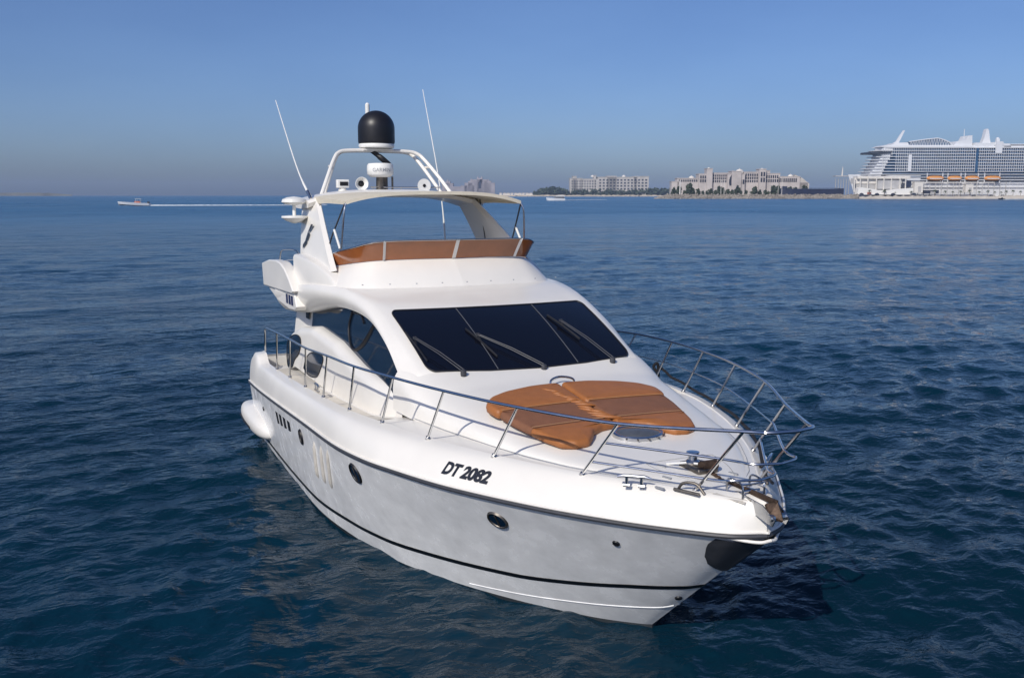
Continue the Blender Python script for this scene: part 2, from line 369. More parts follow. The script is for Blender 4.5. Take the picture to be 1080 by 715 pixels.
# coachroof
b = MB(); xs = np.concatenate([np.linspace(-3.3, .8, 46), np.linspace(.83, 1.249, 12)]); rows = []
for x in xs:
    f = yf(x); y = -f * (1 - np.cos(np.linspace(0, pi / 2, 26)) ** 1.0)[::-1]  # dense at the foot
    y = -f * np.sin(np.linspace(0, pi / 2, 26)); z = roofz(np.full(26, x), y); rows.append(np.stack([np.full(26, x), y, z], 1))
rows.append(np.array([(1.27, -.05 * i / 25, 1.88) for i in range(26)]))
b.grid(rows).mirror(); b.build('coachroof', M['gel'], yacht, ang=60)
# flush foredeck seam around the trunk
b = MB(); sp_ = [(x, -yf(x) - .02, 1.902) for x in np.linspace(-2.6, 1.2, 40)]
b.tube(sp_, .0035, 5); b.mirror(); b.build('trunk_seam', M['grey'], yacht)

# cabin upper shell: windscreen frame, brow, side band with A pillar
b = MB(); U = np.linspace(0, 1, 11)
ST = []   # rows of stations: centre-to-T points then T-to-B points
def band(T, B, out, n=9):
    T = np.array(T); B = np.array(B); c = (T + B) / 2 + np.array([0, -out, .02]); u = np.linspace(0, 1, n)[1:, None]
    return (1 - u) ** 2 * T + 2 * u * (1 - u) * c + u ** 2 * B
Tl = [(-2.95, -1.565, 2.395), (-3.68, -1.585, 2.70), (-4.45, -1.60, 3.0), (-5.0, -1.68, 3.13), (-5.8, -1.77, 3.20), (-6.97, -1.93, 3.17), (-8.16, -2.02, 3.07), (-9.5, -2.08, 2.95)]
Bl = [(-2.86, -1.77, 2.08), (-3.28, -1.76, 2.33), (-3.86, -1.75, 2.65), (-4.66, -1.74, 2.87), (-5.75, -1.75, 2.905), (-6.7, -1.79, 2.82), (-8.3, -1.86, 2.57), (-9.5, -1.92, 2.50)]
Ol = [.06, .06, .07, .10, .16, .20, .20, .18]
Cc = [(-2.735, 2.368), None, (-4.215, 3.015), (-4.8, 3.115), (-5.36, 3.215), (-6.6, 3.22), (-8.0, 3.16), (-9.4, 3.1)]
par = np.linspace(0, 7, 57)
Tf, Bf, Of = spl(Tl, par), spl(Bl, par), np.interp(par, range(8), Ol)
rows = []
for i, s in enumerate(par):
    T = Tf[i]; 
    if s <= 2:
        v = s / 2; top = []
        for u in U:
            q = WS(-u * 1.0, v); top.append(q - np.array((.3, 0, .9)) * .012)
        top = np.array(top); d = T - top[-1]; wgt = (U ** 4)[:, None]; top = top + d * wgt
    else:
        c2 = spl([(-2.735, 0, 2.368), (-3.475, 0, 2.70), (-4.215, 0, 3.003), (-4.8, 0, 3.115), (-5.36, 0, 3.215), (-6.6, 0, 3.22), (-8.0, 0, 3.16), (-9.4, 0, 3.1)], s)[0]
        top = c2 + (T - c2) * U[:, None]; top[:, 0] = c2[0] + (T[0] - c2[0]) * U ** 2; top[:, 2] += .02 * (1 - (2 * U - 1) ** 2) * 0
    bd = band(T, Bf[i], Of[i])
    sof = np.array([bd[-1] + (0, .10, -.005), bd[-1] + (0, .45, -.03)])
    rows.append(np.concatenate([top, bd, sof]))
rows.insert(0, rows[0] + np.array([.05, 0, -.07]))
b.grid(rows)
b.mirror(); b.build('cabin_brow', M['gel'], yacht, ang=40)

# cabin side wall behind the glass, and lower sweeping side panel
def sweep(x): return np.interp(x, [-10.0, -9.75, -9.2, -8.6, -7.5, -6.1, -4.84, -3.8, -2.85, -2.3, -1.9], [1.40, 1.84, 2.13, 2.28, 2.42, 2.36, 2.19, 2.11, 2.06, 2.0, 1.94])
b = MB(); xs = np.linspace(-9.6, -3.1, 40); rows = []
for x in xs:
    zs = np.linspace(1.5, float(np.interp(x, [-9.6, -8.3, -6.7, -5.75, -4.8, -4.05, -3.5, -3.0], [2.5, 2.56, 2.82, 2.9, 2.86, 2.66, 2.36, 2.0])), 8); rows.append([(x, -(1.80 - .13 * (z - 1.8)) + .02, z) for z in zs])
for sg in (1, -1): b = MB(); b.grid(np.array(rows) * np.array([1, sg, 1])); b.build('cabin_wall', M['gel'], yacht)
b = MB(); xs = np.linspace(-10.0, -1.9, 82); rows = []
for x in xs:
    zs = float(sweep(x)); zs = zs; yo = 1.945 - .46 * step(-4.4, -1.6, x) - .10 * step(-9.3, -10., x); zb = 1.55 if x < -3 else 1.80
    h = max(zs - zb, .02); rr_ = min(.17, h * .7)
    row = [(x, -yo, zb), (x, -yo + .015, zb + (h - rr_) * .5), (x, -yo + .03, zs - rr_)]
    for a in np.linspace(0, pi / 2, 7)[1:]: row.append((x, -yo + .03 + rr_ * (1 - cos(a)), zs - rr_ + rr_ * sin(a)))
    row.append((x, -1.50, zs - .01))
    rows.append(row)
b.grid(rows); f = rows[0]; b.add(f, [tuple(range(len(f)))]); b.mirror(); b.build('cabin_side_panel', M['gel'], yacht, ang=50)
# aft cabin bulkhead
b = MB(); b.box((-9.55, 0, 2.2), (.06, 3.4, 1.5)); b.build('aft_bulkhead', M['gel'], yacht)
b = MB(); b.box((-9.60, .1, 2.1), (.03, 2.2, 1.1)); b.build('saloon_door', M['sideglass'], yacht)

# windscreen glass, seams, wipers
def rrect(w0, w1, h0, h1, r, n=9, ex=1.):
    cs = [((w1 - r, h1 - r), 0), ((w0 + r, h1 - r), 90), ((w0 + r, h0 + r), 180), ((w1 - r, h0 + r), 270)]; o = []
    for (cx, cy), a0 in cs:
        for a in np.linspace(a0, a0 + 90, n): o.append((cx + r * cos(radians(a)), cy + r * sin(radians(a))))
    return o
def dens(o, n=6):
    o = np.array(o); q = np.roll(o, -1, 0); return np.concatenate([o[i] + (q[i] - o[i]) * np.linspace(0, 1, n, endpoint=False)[:, None] for i in range(len(o))])
NW = np.array((.38, 0, .92))
def WSo(off, sx=1.): return lambda u, v: WS(u / sx, v) + NW * off
sx = 1.8
b = MB(); b.patch(dens(rrect(-sx, sx, 0.0, 1.0, .10), 4), WSo(.004, sx), rows=10)
ws = b.build('windscreen', M['glass'], yacht)
b = MB()
o = dens(rrect(-sx, sx, 0.0, 1.0, .10), 4); pts = [WS(u / sx, v) + NW * .006 for u, v in o]; b.tube(pts, .011, 6, closed=True); b.build('seal', M['dark'], ws)
for u in (-.394, .394):
    b = MB(); b.tube([WS(u, v) + NW * .007 for v in np.linspace(.01, .99, 20)], .006, 6); b.build('glass_seam', M['seam'], ws)
def wiper(foot, head, b0, b1):
    foot, head, b0, b1 = map(np.array, (foot, head, b0, b1)); b = MB()
    nrm = NW; f = foot + nrm * .05; h = head + nrm * .07; side = np.cross(h - f, nrm); side /= np.linalg.norm(side)
    for s in (-.022, .022): b.tube([f + side * s, (f + h) / 2 + side * s + nrm * .02, h + side * s * .6], .007, 6)
    b.lathe([(.035, -.03), (.04, .0), (.035, .04), (.015, .055)], foot + nrm * .01, 12)
    b.box(h, (.04, .04, .03)); wp = b.build('wiper', M['rubber'], ws)
    b = MB(); m_ = [b0 + (b1 - b0) * t + nrm * (.03 + .012 * sin(pi * t)) for t in np.linspace(0, 1, 9)]
    b.tube(m_, .011, 6); b.tube([p + nrm * -.014 for p in m_], .008, 5); b.tube([h, h + (m_[4] - h) * .9], .012, 6); b.build('blade', M['dark'], wp)
wiper((-2.72, -1.09, 2.37), (-3.49, -1.47, 2.69), (-3.70, -1.52, 2.78), (-3.06, -1.45, 2.49))
wiper((-2.70, .03, 2.36), (-3.45, -.60, 2.69), (-3.66, -.68, 2.78), (-3.0, -.50, 2.49))
wiper((-2.74, 1.09, 2.37), (-3.65, .76, 2.78), (-3.88, .67, 2.87), (-3.25, .86, 2.60))
for i, y in enumerate(np.linspace(-1.6, 1.6, 9)):
    b = MB(); b.lathe([(.0, -.008), (.013, -.006), (.013, .004), (.0, .008)], (-5.26 - .12 * (y / 1.5) ** 2 * 1.1, y, 3.285), 8); b.build('fascia_bolt', M['grey'], yacht)

# side windows
BT = np.array([(-9.0, 2.52), (-8.3, 2.57), (-7.5, 2.66), (-6.7, 2.83), (-5.75, 2.92), (-4.66, 2.89), (-3.86, 2.67), (-3.35, 2.40), (-2.95, 2.15)])
for sg, nm in ((-1, 's'), (1, 'p')):
    b = MB(); xs = np.linspace(-8.25, -3.0, 50); rows = []
    for x in xs:
        zt_ = np.interp(x, BT[:, 0], BT[:, 1]) + .02; zb = min(float(sweep(x)) - .10, zt_ - .02)
        rows.append([(x, sg * (1.80 - .13 * (z - 1.8) - .004), z) for z in np.linspace(zb, zt_, 9)])
    b.grid(rows); sw = b.build('side_window', M['sideglass'], yacht)
    if sg < 0:
        sw['label'] = 'large blue tinted side window with a dark loop across it'
        # thin dark loop lying across the glass
        def SG(x, z): return (x, -(1.80 - .13 * (z - 1.8) + .006), z)
        pl = smooth_path([(-5.75, 2.86), (-5.86, 2.62), (-5.72, 2.40), (-5.45, 2.32), (-5.05, 2.46), (-4.72, 2.70), (-4.62, 2.80)], 30)
        b = MB(); b.tube([SG(*q) for q in pl], np.interp(np.linspace(0, 1, 30), [0, .4, .7, 1], [.022, .018, .030, .018]), 6)
        b.tube([SG(-5.70, 2.85), SG(-5.3, 2.87), SG(-5.1, 2.76)], .018, 6); b.build('dark_loop', M['dark'], sw)
    # small square vent light behind the window
    b = MB(); b.prism([(-8.72, sg * 1.717, 2.42), (-8.45, sg * 1.717, 2.42), (-8.45, sg * 1.71, 2.55), (-8.72, sg * 1.71, 2.55)], (0, sg * .006, 0)); b.build('cabin_vent', M['dark'], yacht)
    # two curved lights low in the side panel
    def SP(x, z, o=.004): return (x, sg * (1.945 - .46 * float(step(-4.4, -1.6, x)) - .10 * float(step(-9.3, -10., x)) - .02 * (z - 1.55) / .6 + o - max(0, z - float(sweep(x)) + .17) ** 2 * 2.2), z)
    w1 = smooth_path([(-9.50, 1.62), (-9.38, 1.88), (-9.02, 2.06), (-8.58, 2.14), (-8.30, 2.12), (-8.25, 2.0), (-8.42, 1.82), (-8.72, 1.68), (-8.95, 1.50), (-9.3, 1.46), (-9.50, 1.62)], 44)[:-1]
    w2 = smooth_path([(-8.0, 1.64), (-7.82, 1.84), (-7.45, 1.99), (-6.85, 2.06), (-6.62, 2.02), (-6.75, 1.86), (-6.98, 1.68), (-7.3, 1.60), (-7.7, 1.58), (-8.0, 1.64)], 40)[:-1]
    for wv in (w1, w2):
        b = MB(); b.patch(wv, lambda x, z: SP(x, z), rows=4); aw = b.build('aft_window', M['sideglass'], yacht)
        b = MB(); b.tube([SP(x, z, .004) for x, z in wv], .009, 6, closed=True); b.build('window_frame', M['dark'], aw)

# flybridge coaming
K = [(-5.36, 0, 3.21), (-5.40, -.5, 3.21), (-5.50, -1.0, 3.205), (-5.62, -1.4, 3.20), (-5.86, -1.70, 3.19), (-6.4, -1.84, 3.19), (-7.2, -1.90, 3.15), (-8.3, -1.93, 3.06), (-9.5, -1.95, 2.98)]
S = [(-5.82, 0, 3.60), (-5.86, -.6, 3.60), (-5.94, -1.10, 3.59), (-6.05, -1.34, 3.57), (-6.32, -1.50, 3.53), (-6.8, -1.60, 3.47), (-7.3, -1.66, 3.42), (-8.3, -1.72, 3.36), (-9.5, -1.75, 3.30)]
pr = np.linspace(0, 8, 65); Kf, Sf = spl(K, pr), spl(S, pr)
b = MB(); rows = []
for k_, s_ in zip(Kf, Sf):
    r = [k_ + (s_ - k_) * u + np.array((0, 0, 1)) * .02 * sin(pi * u) for u in np.linspace(0, 1, 6)]
    inn = s_ * np.array([1, .95, 1]) + np.array([-.07, 0, .012]); r += [s_ + (inn - s_) * .5 + np.array((0, 0, .018)), inn, inn * np.array([1, 1, 0]) + np.array([-.02, 0, 3.19])]
    rows.append(r)
b.grid(rows).mirror(); b.build('flybridge_coaming', M['gel'], yacht, ang=42)
b = MB(); b.box((-7.9, 0, 3.185), (4.4, 3.1, .03)); b.build('flybridge_floor', M['gel'], yacht)
# flybridge seat backs and helm console just below the screen
b = MB(); b.box((-6.55, -.75, 3.35), (.5, .9, .3)); b.build('helm_console', M['gel'], yacht, bevel=.05)
# brown acrylic screen
TOP = [(-5.61, 0, 3.91), (-5.65, -.6, 3.91), (-5.74, -1.14, 3.90), (-5.86, -1.38, 3.865), (-6.10, -1.53, 3.80), (-6.6, -1.63, 3.72), (-7.2, -1.69, 3.615)]
prs = np.linspace(0, 6, 49); Tp = spl(TOP, prs); Sp = spl(S, prs) + np.array([0, 0, .012])
b = MB(); rows = []
for a_, t_ in zip(Sp, Tp): rows.append([a_ + (t_ - a_) * u for u in np.linspace(0, 1, 5)])
P = np.array(rows); full = np.concatenate([P[::-1], (P * np.array([1, -1, 1]))[1:]])
inner = full.copy(); inner[..., 0] -= .012
b.grid(full); b.grid(inner); n_ = len(full)
b.add(list(full[:, -1]) + list(inner[:, -1]), [(i, i + 1, n_ + i + 1, n_ + i) for i in range(n_ - 1)])
scr = b.build('fly_screen', M['smoked'], yacht, fix=False)
b = MB(); edgep = full[:, -1]; b.tube(edgep, .011, 8); b.build('screen_rail', M['steel'], scr)
for y in (-1.14, 0, 1.14):
    i = 0 if y == 0 else 16; a_, t_ = Sp[i].copy(), Tp[i].copy()
    if y > 0: a_[1] *= -1; t_[1] *= -1
    b = MB(); d = np.array((.012, 0, .004)); wv = np.array((.0, .028, 0)) if y == 0 else np.array((-.010 , .026 * np.sign(y) * -1, 0))
    b.add([a_ - wv + d, a_ + wv + d, t_ + wv + d, t_ - wv + d, a_ - wv, a_ + wv, t_ + wv, t_ - wv], [(0, 1, 2, 3), (4, 5, 6, 7), (0, 4, 7, 3), (1, 5, 6, 2)])
    b.build('screen_bracket', M['gel'], scr)

# radar arch: fins, legs, beam
def plate(poly, y0, y1, b):  # poly (x,z); extruded between y0 and y1
    b.prism([(x, y0, z) for x, z in poly], (0, y1 - y0, 0))
ar = MB()
for sg in (-1, 1):
    n = 10; o, q = [], []
    foot0, foot1 = np.array([-6.55, sg * 1.78, 3.40]), np.array([-8.50, sg * 1.84, 3.30])
    top0, top1 = np.array([-8.55, sg * 1.52, 4.52]), np.array([-9.35, sg * 1.58, 4.45])
    rows = []
    for u in np.linspace(0, 1, 12):
        ease = u ** 1.25
        f = foot0 + (top0 - foot0) * np.array([ease ** .85, ease, u]); a = foot1 + (top1 - foot1) * np.array([u ** 1.2, ease, u])
        th = .16 - .05 * u; dy = np.array([0, -sg * th, 0])
        ring = [f + dy * .5 + np.array([.05, 0, .02]), f, f + (a - f) * .12, (f + a) / 2 + np.array([0, sg * .015, 0]), a, a + dy, (f + a) / 2 + dy, f + (a - f) * .10 + dy]
        rows.append(ring)
    ar.grid(rows, cv=True, capu=True)
# cross beam with a slight crown
rows = []
for y in np.linspace(-1.66, 1.66, 33):
    c_ = 1 - (abs(y) / 1.66) ** 3; z = 4.50 + .17 * c_; x0, x1 = -8.55 + .0 * c_, -9.75; h = .10 + .03 * (1 - c_)
    rows.append([(x0, y, z - h), (x0 + .06, y, z - h * .4), (x0, y, z), ((x0 + x1) / 2, y, z + .03), (x1, y, z), (x1 - .05, y, z - h * .5), (x1, y, z - h), ((x0 + x1) / 2, y, z - h - .02)])
ar.grid(rows, cv=True, capu=True)
arch = ar.build('radar_arch', M['gel'], yacht, ang=35)
for sg in (-1, 1):
    b = MB(); rows = []
    for a in np.linspace(0, pi / 2, 18):
        x = -8.42 + 2.25 * sin(a); z = 3.08 + .50 * cos(a) ** .85; yo = 1.97 - .17 * sin(a) ** 2; yi = 1.76 - .08 * sin(a)
        rows.append([(x, sg * yo, 2.98), (x, sg * (yo + .005), z - .05), (x, sg * (yo - .012), z - .012), (x, sg * (yo - .04), z), (x, sg * yi, z + .01), (x, sg * yi, 2.98)])
    b.grid(rows, capu=True, cv=True); b.build('arch_fairing', M['gel'], yacht, ang=35)
# slanted maker's mark on the arch leg (two offset strokes)
b = MB()
def AL(x, z, o=.004):
    u = (z - 3.35) / 1.15; e_ = u ** 1.25; return (x, -(1.81 - .26 * e_ + .035 + o), z)
for poly in ([(-8.20, 4.10), (-8.05, 4.10), (-8.17, 3.99), (-8.33, 3.93)], [(-8.30, 3.98), (-8.16, 3.93), (-8.22, 3.83), (-8.38, 3.80)], [(-8.30, 3.85), (-8.24, 3.78), (-8.46, 3.67), (-8.50, 3.74)]):
    b.patch(dens(poly, 2), lambda x, z: AL(x, z), rows=1)
b.build('arch_emblem', M['char'], arch)

# tube hoop over the arch
b = MB()
for dx, sy in ((0, 1.), (-.24, .915)):
    pts = np.array([1, sy, 1]) * smooth_path([(-9.1 + dx, -1.30, 4.55), (-9.35 + dx, -1.10, 4.92), (-9.62 + dx * .9, -.90, 5.26), (-9.72 + dx * .9, -.78, 5.385), (-9.76 + dx * .9, -.58, 5.43), (-9.77 + dx * .9, 0, 5.44)], 36)
    full = np.concatenate([pts, (pts * np.array([1, -1, 1]))[::-1][1:]])
    b.tube(full, .036, 9)
for sg in (-1, 1): b.tube([(-9.52, sg * .96, 5.13), (-9.76, sg * .96, 5.13)], .025, 8)
b.box((-9.88, 0, 5.455), (.34, .6, .03))
b.build('arch_hoop', M['gel'], yacht)
b = MB(); b.lathe([(.30, 0), (.335, .015), (.345, .05), (.335, .085), (.33, .09)], (-9.85, 0, 5.48), 36); dm = b.build('radome_base', M['white'], yacht)
b = MB(); b.lathe([(.345, 0), (.352, .03), (.352, .28)] + [(.352 * cos(a), .28 + .34 * sin(a)) for a in np.linspace(.1, 1.52, 14)] + [(.004, .62)], (-9.85, 0, 5.575), 40); b.build('radome', M['domeblack'], dm)
b = MB(); b.tube(smooth_path([(-9.8, -.12, 5.44), (-9.72, 0, 5.33), (-9.68, .08, 5.26), (-9.72, .2, 5.17)], 14), [.045] * 5 + [.055] * 9, 8); b.build('cable_boot', M['dark'], yacht)
b = MB(); b.lathe([(.05, 0), (.055, .02), (.045, .2), (.045, .42), (.02, .45)], (-10.35, -.02, 5.93), 12); b.tube([(-10.35, -.02, 5.95), (-10.2, -.02, 5.46)], .02, 6); b.build('gps_mushroom', M['white'], yacht)
# radar scanner on a pedestal
b = MB(); b.lathe([(.12, 0), (.12, .03), (.075, .05), (.07, .26), (.10, .30)], (-9.35, -.1, 4.66), 16); b.tube([(-9.5, .05, 4.66), (-9.5, .05, 4.95)], .05, 8); b.tube([(-9.4, .16, 4.66), (-9.4, .16, 4.94)], .02, 8); ped = b.build('radar_pedestal', M['steel_dull'], yacht)
b = MB(); b.lathe([(.10, -.03), (.17, -.03), (.22, 0), (.245, .03), (.25, .11), (.245, .19), (.22, .225), (.1, .235), (.002, .236)], (-9.35, -.09, 4.955), 36); scan = b.build('radar_scanner', M['white'], ped)
def text_mesh(body, size, f, name, m, parent, bold=.0, align='CENTER', spacing=1.0):
    cu = bpy.data.curves.new('lettering', 'FONT'); cu.body = body; cu.size = size; cu.align_x = align; cu.offset = bold; cu.resolution_u = 4; cu.space_character = spacing
    to = bpy.data.objects.new('lettering', cu); scn.collection.objects.link(to)
    me = bpy.data.meshes.new_from_object(to.evaluated_get(bpy.context.evaluated_depsgraph_get())); bpy.data.objects.remove(to); bpy.data.curves.remove(cu)
    for v in me.vertices: v.co = Vector(f(v.co.x, v.co.y))
    me.name = name; me.materials.clear(); me.materials.append(m); o = bpy.data.objects.new(name, me); scn.collection.objects.link(o); o.parent = parent; return o
ca = YAW + pi  # lettering faces forward
def on_scan(x, y):
    a = radians(-10) + x / .252; return (-9.35 + .2515 * cos(a), -.09 + .2515 * sin(a), 4.955 + .07 + y)
text_mesh('GARMIN', .095, on_scan, 'scanner_lettering', M['grey'], scan, bold=.001)
# searchlight, horn and round lamp on the beam
b = MB(); b.box((-9.2, -.86, 4.80), (.12, .22, .15)); b.lathe([(.07, 0), (.08, .02), (.05, .08)], (-9.22, -.86, 4.66), 12); se = b.build('searchlight', M['white'], yacht, bevel=.02)
b = MB(); b.box((-9.135, -.85, 4.80), (.012, .15, .07)); b.build('lens', M['dark'], se)
R_ = Matrix.Rotation(radians(90), 3, 'Y')
b = MB(); b.lathe([(.03, -.22), (.03, -.1), (.06, -.02), (.115, .03), (.125, .03), (.118, .02), (.06, -.03), (.02, -.04)], (-9.1, -.53, 4.80), 22, R=R_); b.tube([(-9.22, -.53, 4.66), (-9.22, -.53, 4.76)], .025, 8); hn = b.build('horn', M['white'], yacht)
b = MB(); b.lathe([(.0, -.005), (.055, -.02), (.0, -.025)], (-9.1, -.53, 4.80), 14, R=R_); b.build('horn_throat', M['dark'], hn)
b = MB(); b.lathe([(.03, -.22), (.04, -.1), (.09, -.02), (.13, .03), (.13, .04), (.03, .035)], (-9.1, .68, 4.77), 22, R=R_); b.tube([(-9.2, .68, 4.60), (-9.2, .68, 4.74)], .03, 8); hn2 = b.build('horn', M['white'], yacht)
b = MB(); b.lathe([(.0, .036), (.032, .046), (.0, .05)], (-9.1, .68, 4.77), 12, R=R_); b.build('horn_throat', M['dark'], hn2)
b = MB(); b.tube([(-9.3, -.3, 4.74), (-9.3, 1.1, 4.74)], .012, 6)
for y in (-.25, .3, 1.05): b.tube([(-9.3, y, 4.62), (-9.3, y, 4.74)], .010, 6)
b.build('cable_rail', M['steel'], yacht)
# satellite mushrooms on the arch side
b = MB(); b.lathe([(.03, -.24), (.03, -.05), (.16, -.035), (.215, 0), (.20, .05), (.12, .085), (.003, .10)], (-8.75, -1.86, 4.47), 28); b.build('tv_antenna', M['white'], yacht)
b = MB(); b.lathe([(.03, -.10), (.15, -.05), (.225, 0), (.22, .03), (.1, .04), (.003, .04)], (-8.75, -1.86, 4.20), 28); b.tube([(-8.8, -1.86, 4.17), (-8.95, -1.6, 4.14)], .05, 8); b.build('antenna_bracket', M['white'], yacht)
# whip antennas
for pts in ([(-8.72, -1.58, 4.56), (-9.35, -1.66, 5.1), (-10.6, -1.75, 6.38)], [(-10.1, 1.52, 3.3), (-10.46, 1.52, 4.75), (-11.38, 1.5, 6.80)]):
    b = MB(); b.tube(smooth_path(pts, 20), np.interp(np.linspace(0, 1, 20), [0, .3, .32, 1], [.022, .020, .014, .007]), 8); an = b.build('whip_antenna', M['white'], yacht)
    b = MB(); p0 = np.array(pts[0]); d = np.array(pts[1]) - p0; d /= np.linalg.norm(d); b.tube([p0 - d * .06, p0 + d * .16], .032, 10); b.build('antenna_mount', M['steel'], an)

# bimini: canvas, front bow and struts
rows = []
for u in np.linspace(0, 1, 13):
    x = -8.7 + 2.15 * u; rows.append([(x + .05 * u * (1 - (abs(y) / 1.52) ** 2), y, 4.655 - (.10 + .055 * u) * (abs(y) / 1.52) ** 3.2 - .015 * sin(pi * u) * cos(pi * y / 3.04)) for y in np.linspace(-1.52, 1.52, 33)])
P = np.array(rows); b = MB(); b.grid(P); b.grid(P - np.array([0, 0, .018]))
# valance hanging at the front and sides
fr = P[-1]; b.grid(np.stack([fr, fr + np.array([.012, 0, -.055]) ], 0)); 
for j in (0, -1):
    sd_ = P[:, j]; dp = np.interp(np.linspace(0, 1, len(sd_)), [0, .5, 1], [.12, .07, .055])[:, None]; b.grid(np.stack([sd_, sd_ - dp * np.array([0, 0, 1.])], 0))
b.build('bimini_canopy', M['canvas'], yacht, fix=False)
b = MB(); fb = P[-1] - np.array([.02, 0, .04]); b.tube(fb, .016, 8)
for sg in (-1, 1):
    b.tube(smooth_path([(-6.55, sg * 1.52, 4.46), (-6.52, sg * 1.56, 4.30), (-6.6, sg * 1.60, 3.72)], 14), .016, 8)
b.build('bimini_frame', M['steel'], yacht)
for sg in (-1, 1):
    b = MB(); b.tube([(-6.58, sg * 1.53, 4.45), (-7.05, sg * 1.62, 3.95), (-7.35, sg * 1.66, 3.60)], .014, 6); b.build('bimini_strap', M['rubber'], yacht)
    b = MB(); b.tube([(-8.3, sg * 1.5, 4.52), (-8.2, sg * 1.6, 3.5)], .010, 6); b.build('bimini_strap', M['rubber'], yacht)
    b = MB(); b.tube([(-6.95, sg * 1.61, 4.04), (-6.65, sg * 1.60, 3.75)], .02, 8); b.build('bimini_strut', M['white'], yacht)

# flybridge aft wing overhang
for sg in (-1, 1):
    b = MB(); b.prism([(x, sg * 2.13, z) for x, z in ((-10.6, 3.30), (-9.9, 3.40), (-9.2, 3.43), (-8.85, 3.41), (-8.5, 3.33), (-8.15, 3.18), (-7.82, 2.99), (-7.95, 2.94), (-10.5, 2.87))], (0, -sg * .20, 0))
    b.prism([(x, sg * 2.08, z) for x, z in ((-10.45, 2.88), (-7.98, 2.95), (-7.80, 2.72), (-7.95, 2.65), (-8.4, 2.62), (-9.4, 2.68))], (0, -sg * .5, 0))
    wg = b.build('fly_wing', M['gel'], yacht, ang=32, bevel=.022)
    b = MB(); b.tube(smooth_path([(-9.5, sg * 2.0, 3.38), (-9.45, sg * 1.98, 3.56), (-9.2, sg * 1.96, 3.62), (-8.6, sg * 1.9, 3.64), (-8.3, sg * 1.86, 3.52)], 24), .014, 8); b.tube([(-9.2, sg * 2.0, 3.42), (-8.1, sg * 1.9, 3.52)], .012, 6); b.build('wing_rail', M['steel'], wg)
    b = MB()
    for x in (-8.62, -8.40, -8.20): b.prism([(x, sg * 2.075, 2.88), (x + .14, sg * 2.075, 2.885), (x + .16, sg * 2.075, 2.72), (x + .02, sg * 2.075, 2.72)], (0, sg * .012, 0))
    b.build('wing_lettering', M['navy'], wg)

# hull fittings
def hullframe(t, v, fn=H, e=.03):
    p = fn(np.array([t]), np.array([v]))[0]; a = fn(np.array([t - e, t + e]), np.array([v, v])); c_ = fn(np.array([t, t]), np.array([v - .02, v + .02]))
    tx = a[1] - a[0]; tx /= np.linalg.norm(tx); n = np.cross(c_[1] - c_[0], tx); n /= np.linalg.norm(n)
    if n[1] > 0: n = -n
    ty = np.cross(tx, n); ty = ty if ty[2] > 0 else -ty; return p, tx, ty, n
def flip(pts, sg): return [(p[0], p[1] * (-sg), p[2]) for p in pts]
for sg in (-1, 1):
    for t, v, r, el in ((2.84, .815, .10, .85), (4.67, .832, .118, .95), (7.59, .815, .105, 1.0)):
        p, tx, ty, n = hullframe(t, v); b = MB(); ring = []
        for a in np.linspace(0, 2 * pi, 40, endpoint=False):
            d = tx * cos(a) * r * el + ty * sin(a) * r; ring.append([p + d * 1.22 + n * .002, p + d * 1.12 + n * .022, p + d * 1.0 + n * .018, p + d * .86 - n * .012])
        b.grid([[(q[0], q[1] * -sg, q[2]) for q in row] for row in ring], cu=True); ph = b.build('porthole', M['steel_dull'] if t > 5 else M['dark'], yacht)
        b = MB(); pts = [p + tx * cos(a) * r * el * 1.0 + ty * sin(a) * r * 1.0 + n * .009 for a in np.linspace(0, 2 * pi, 40, endpoint=False)]
        b.add(flip(pts, sg), [tuple(range(40))]); b.build('pane', M['sideglass'], ph)
        b = MB(); b.tube(flip([p + ty * -r * .8 + n * .014, p + ty * r * .8 + n * .014], sg), .008, 6); b.build('pane_bar', M['steel_dull'], ph)
    # engine-room air intake with four dark slots
    for k_ in range(4):
        t0 = 1.93 + .155 * k_; b = MB(); P = [H(np.array([t]), np.array([v]))[0] for t, v in ((t0, .885), (t0 + .085, .88), (t0 + .085, .735 + .012 * k_), (t0, .72 + .012 * k_))]
        P = [q + np.array([0, -.005, 0]) for q in P]; b.prism(flip(P, sg), (0, -.012 * -sg * -1, 0)); b.build('air_intake', M['dark'], yacht)
    # three moulded vertical recesses, their soft shading put into the beige colour
    for t1, v1, t0, v0 in ((3.29, .885, 3.21, .46), (3.52, .895, 3.44, .465), (3.75, .91, 3.66, .47)):
        b = MB(); pts = [H(np.array([t0 + (t1 - t0) * u]), np.array([v0 + (v1 - v0) * u]))[0] + np.array([0, .010, 0]) for u in np.linspace(0, 1, 12)]
        b.tube(flip(pts, sg), np.interp(np.linspace(0, 1, 12), [0, .12, .85, 1], [.018, .046, .038, .012]), 8); b.build('hull_louvre', M['beige'], yacht)
    for t, v in ((1.08, .739), (9.3, .82), (11.5, .35)):
        p, tx, ty, n = hullframe(t, v); b = MB(); b.grid([[tuple(np.array([1, -sg, 1]) * (p + (tx * cos(a) + ty * sin(a)) * r_ + n * h_)) for a in np.linspace(0, 2 * pi, 14, endpoint=False)] for r_, h_ in ((.04, .0), (.035, .015), (.018, .012), (.001, .004))], cv=True); b.build('skin_fitting', M['dark'], yacht)
# registration on the bow shoulder
def on_bw(side):
    def f(x, y):
        t = 6.83 + (x + .01) * (7.41 - 6.83) / .62; q = .255 + y * (.30 / .125)
        p = BW(np.array([t]), np.array([q]))[0]; p2 = BW(np.array([t]), np.array([q + .02]))[0]
        p = p + np.array([.3, -.9, .35]) * .006
        return (p[0], p[1], p[2]) 
    return f
text_mesh('DT 2082', .175, lambda x, y: on_bw(-1)(x, y), 'registration_lettering', M['char'], yacht, bold=.0085, align='LEFT', spacing=.98)
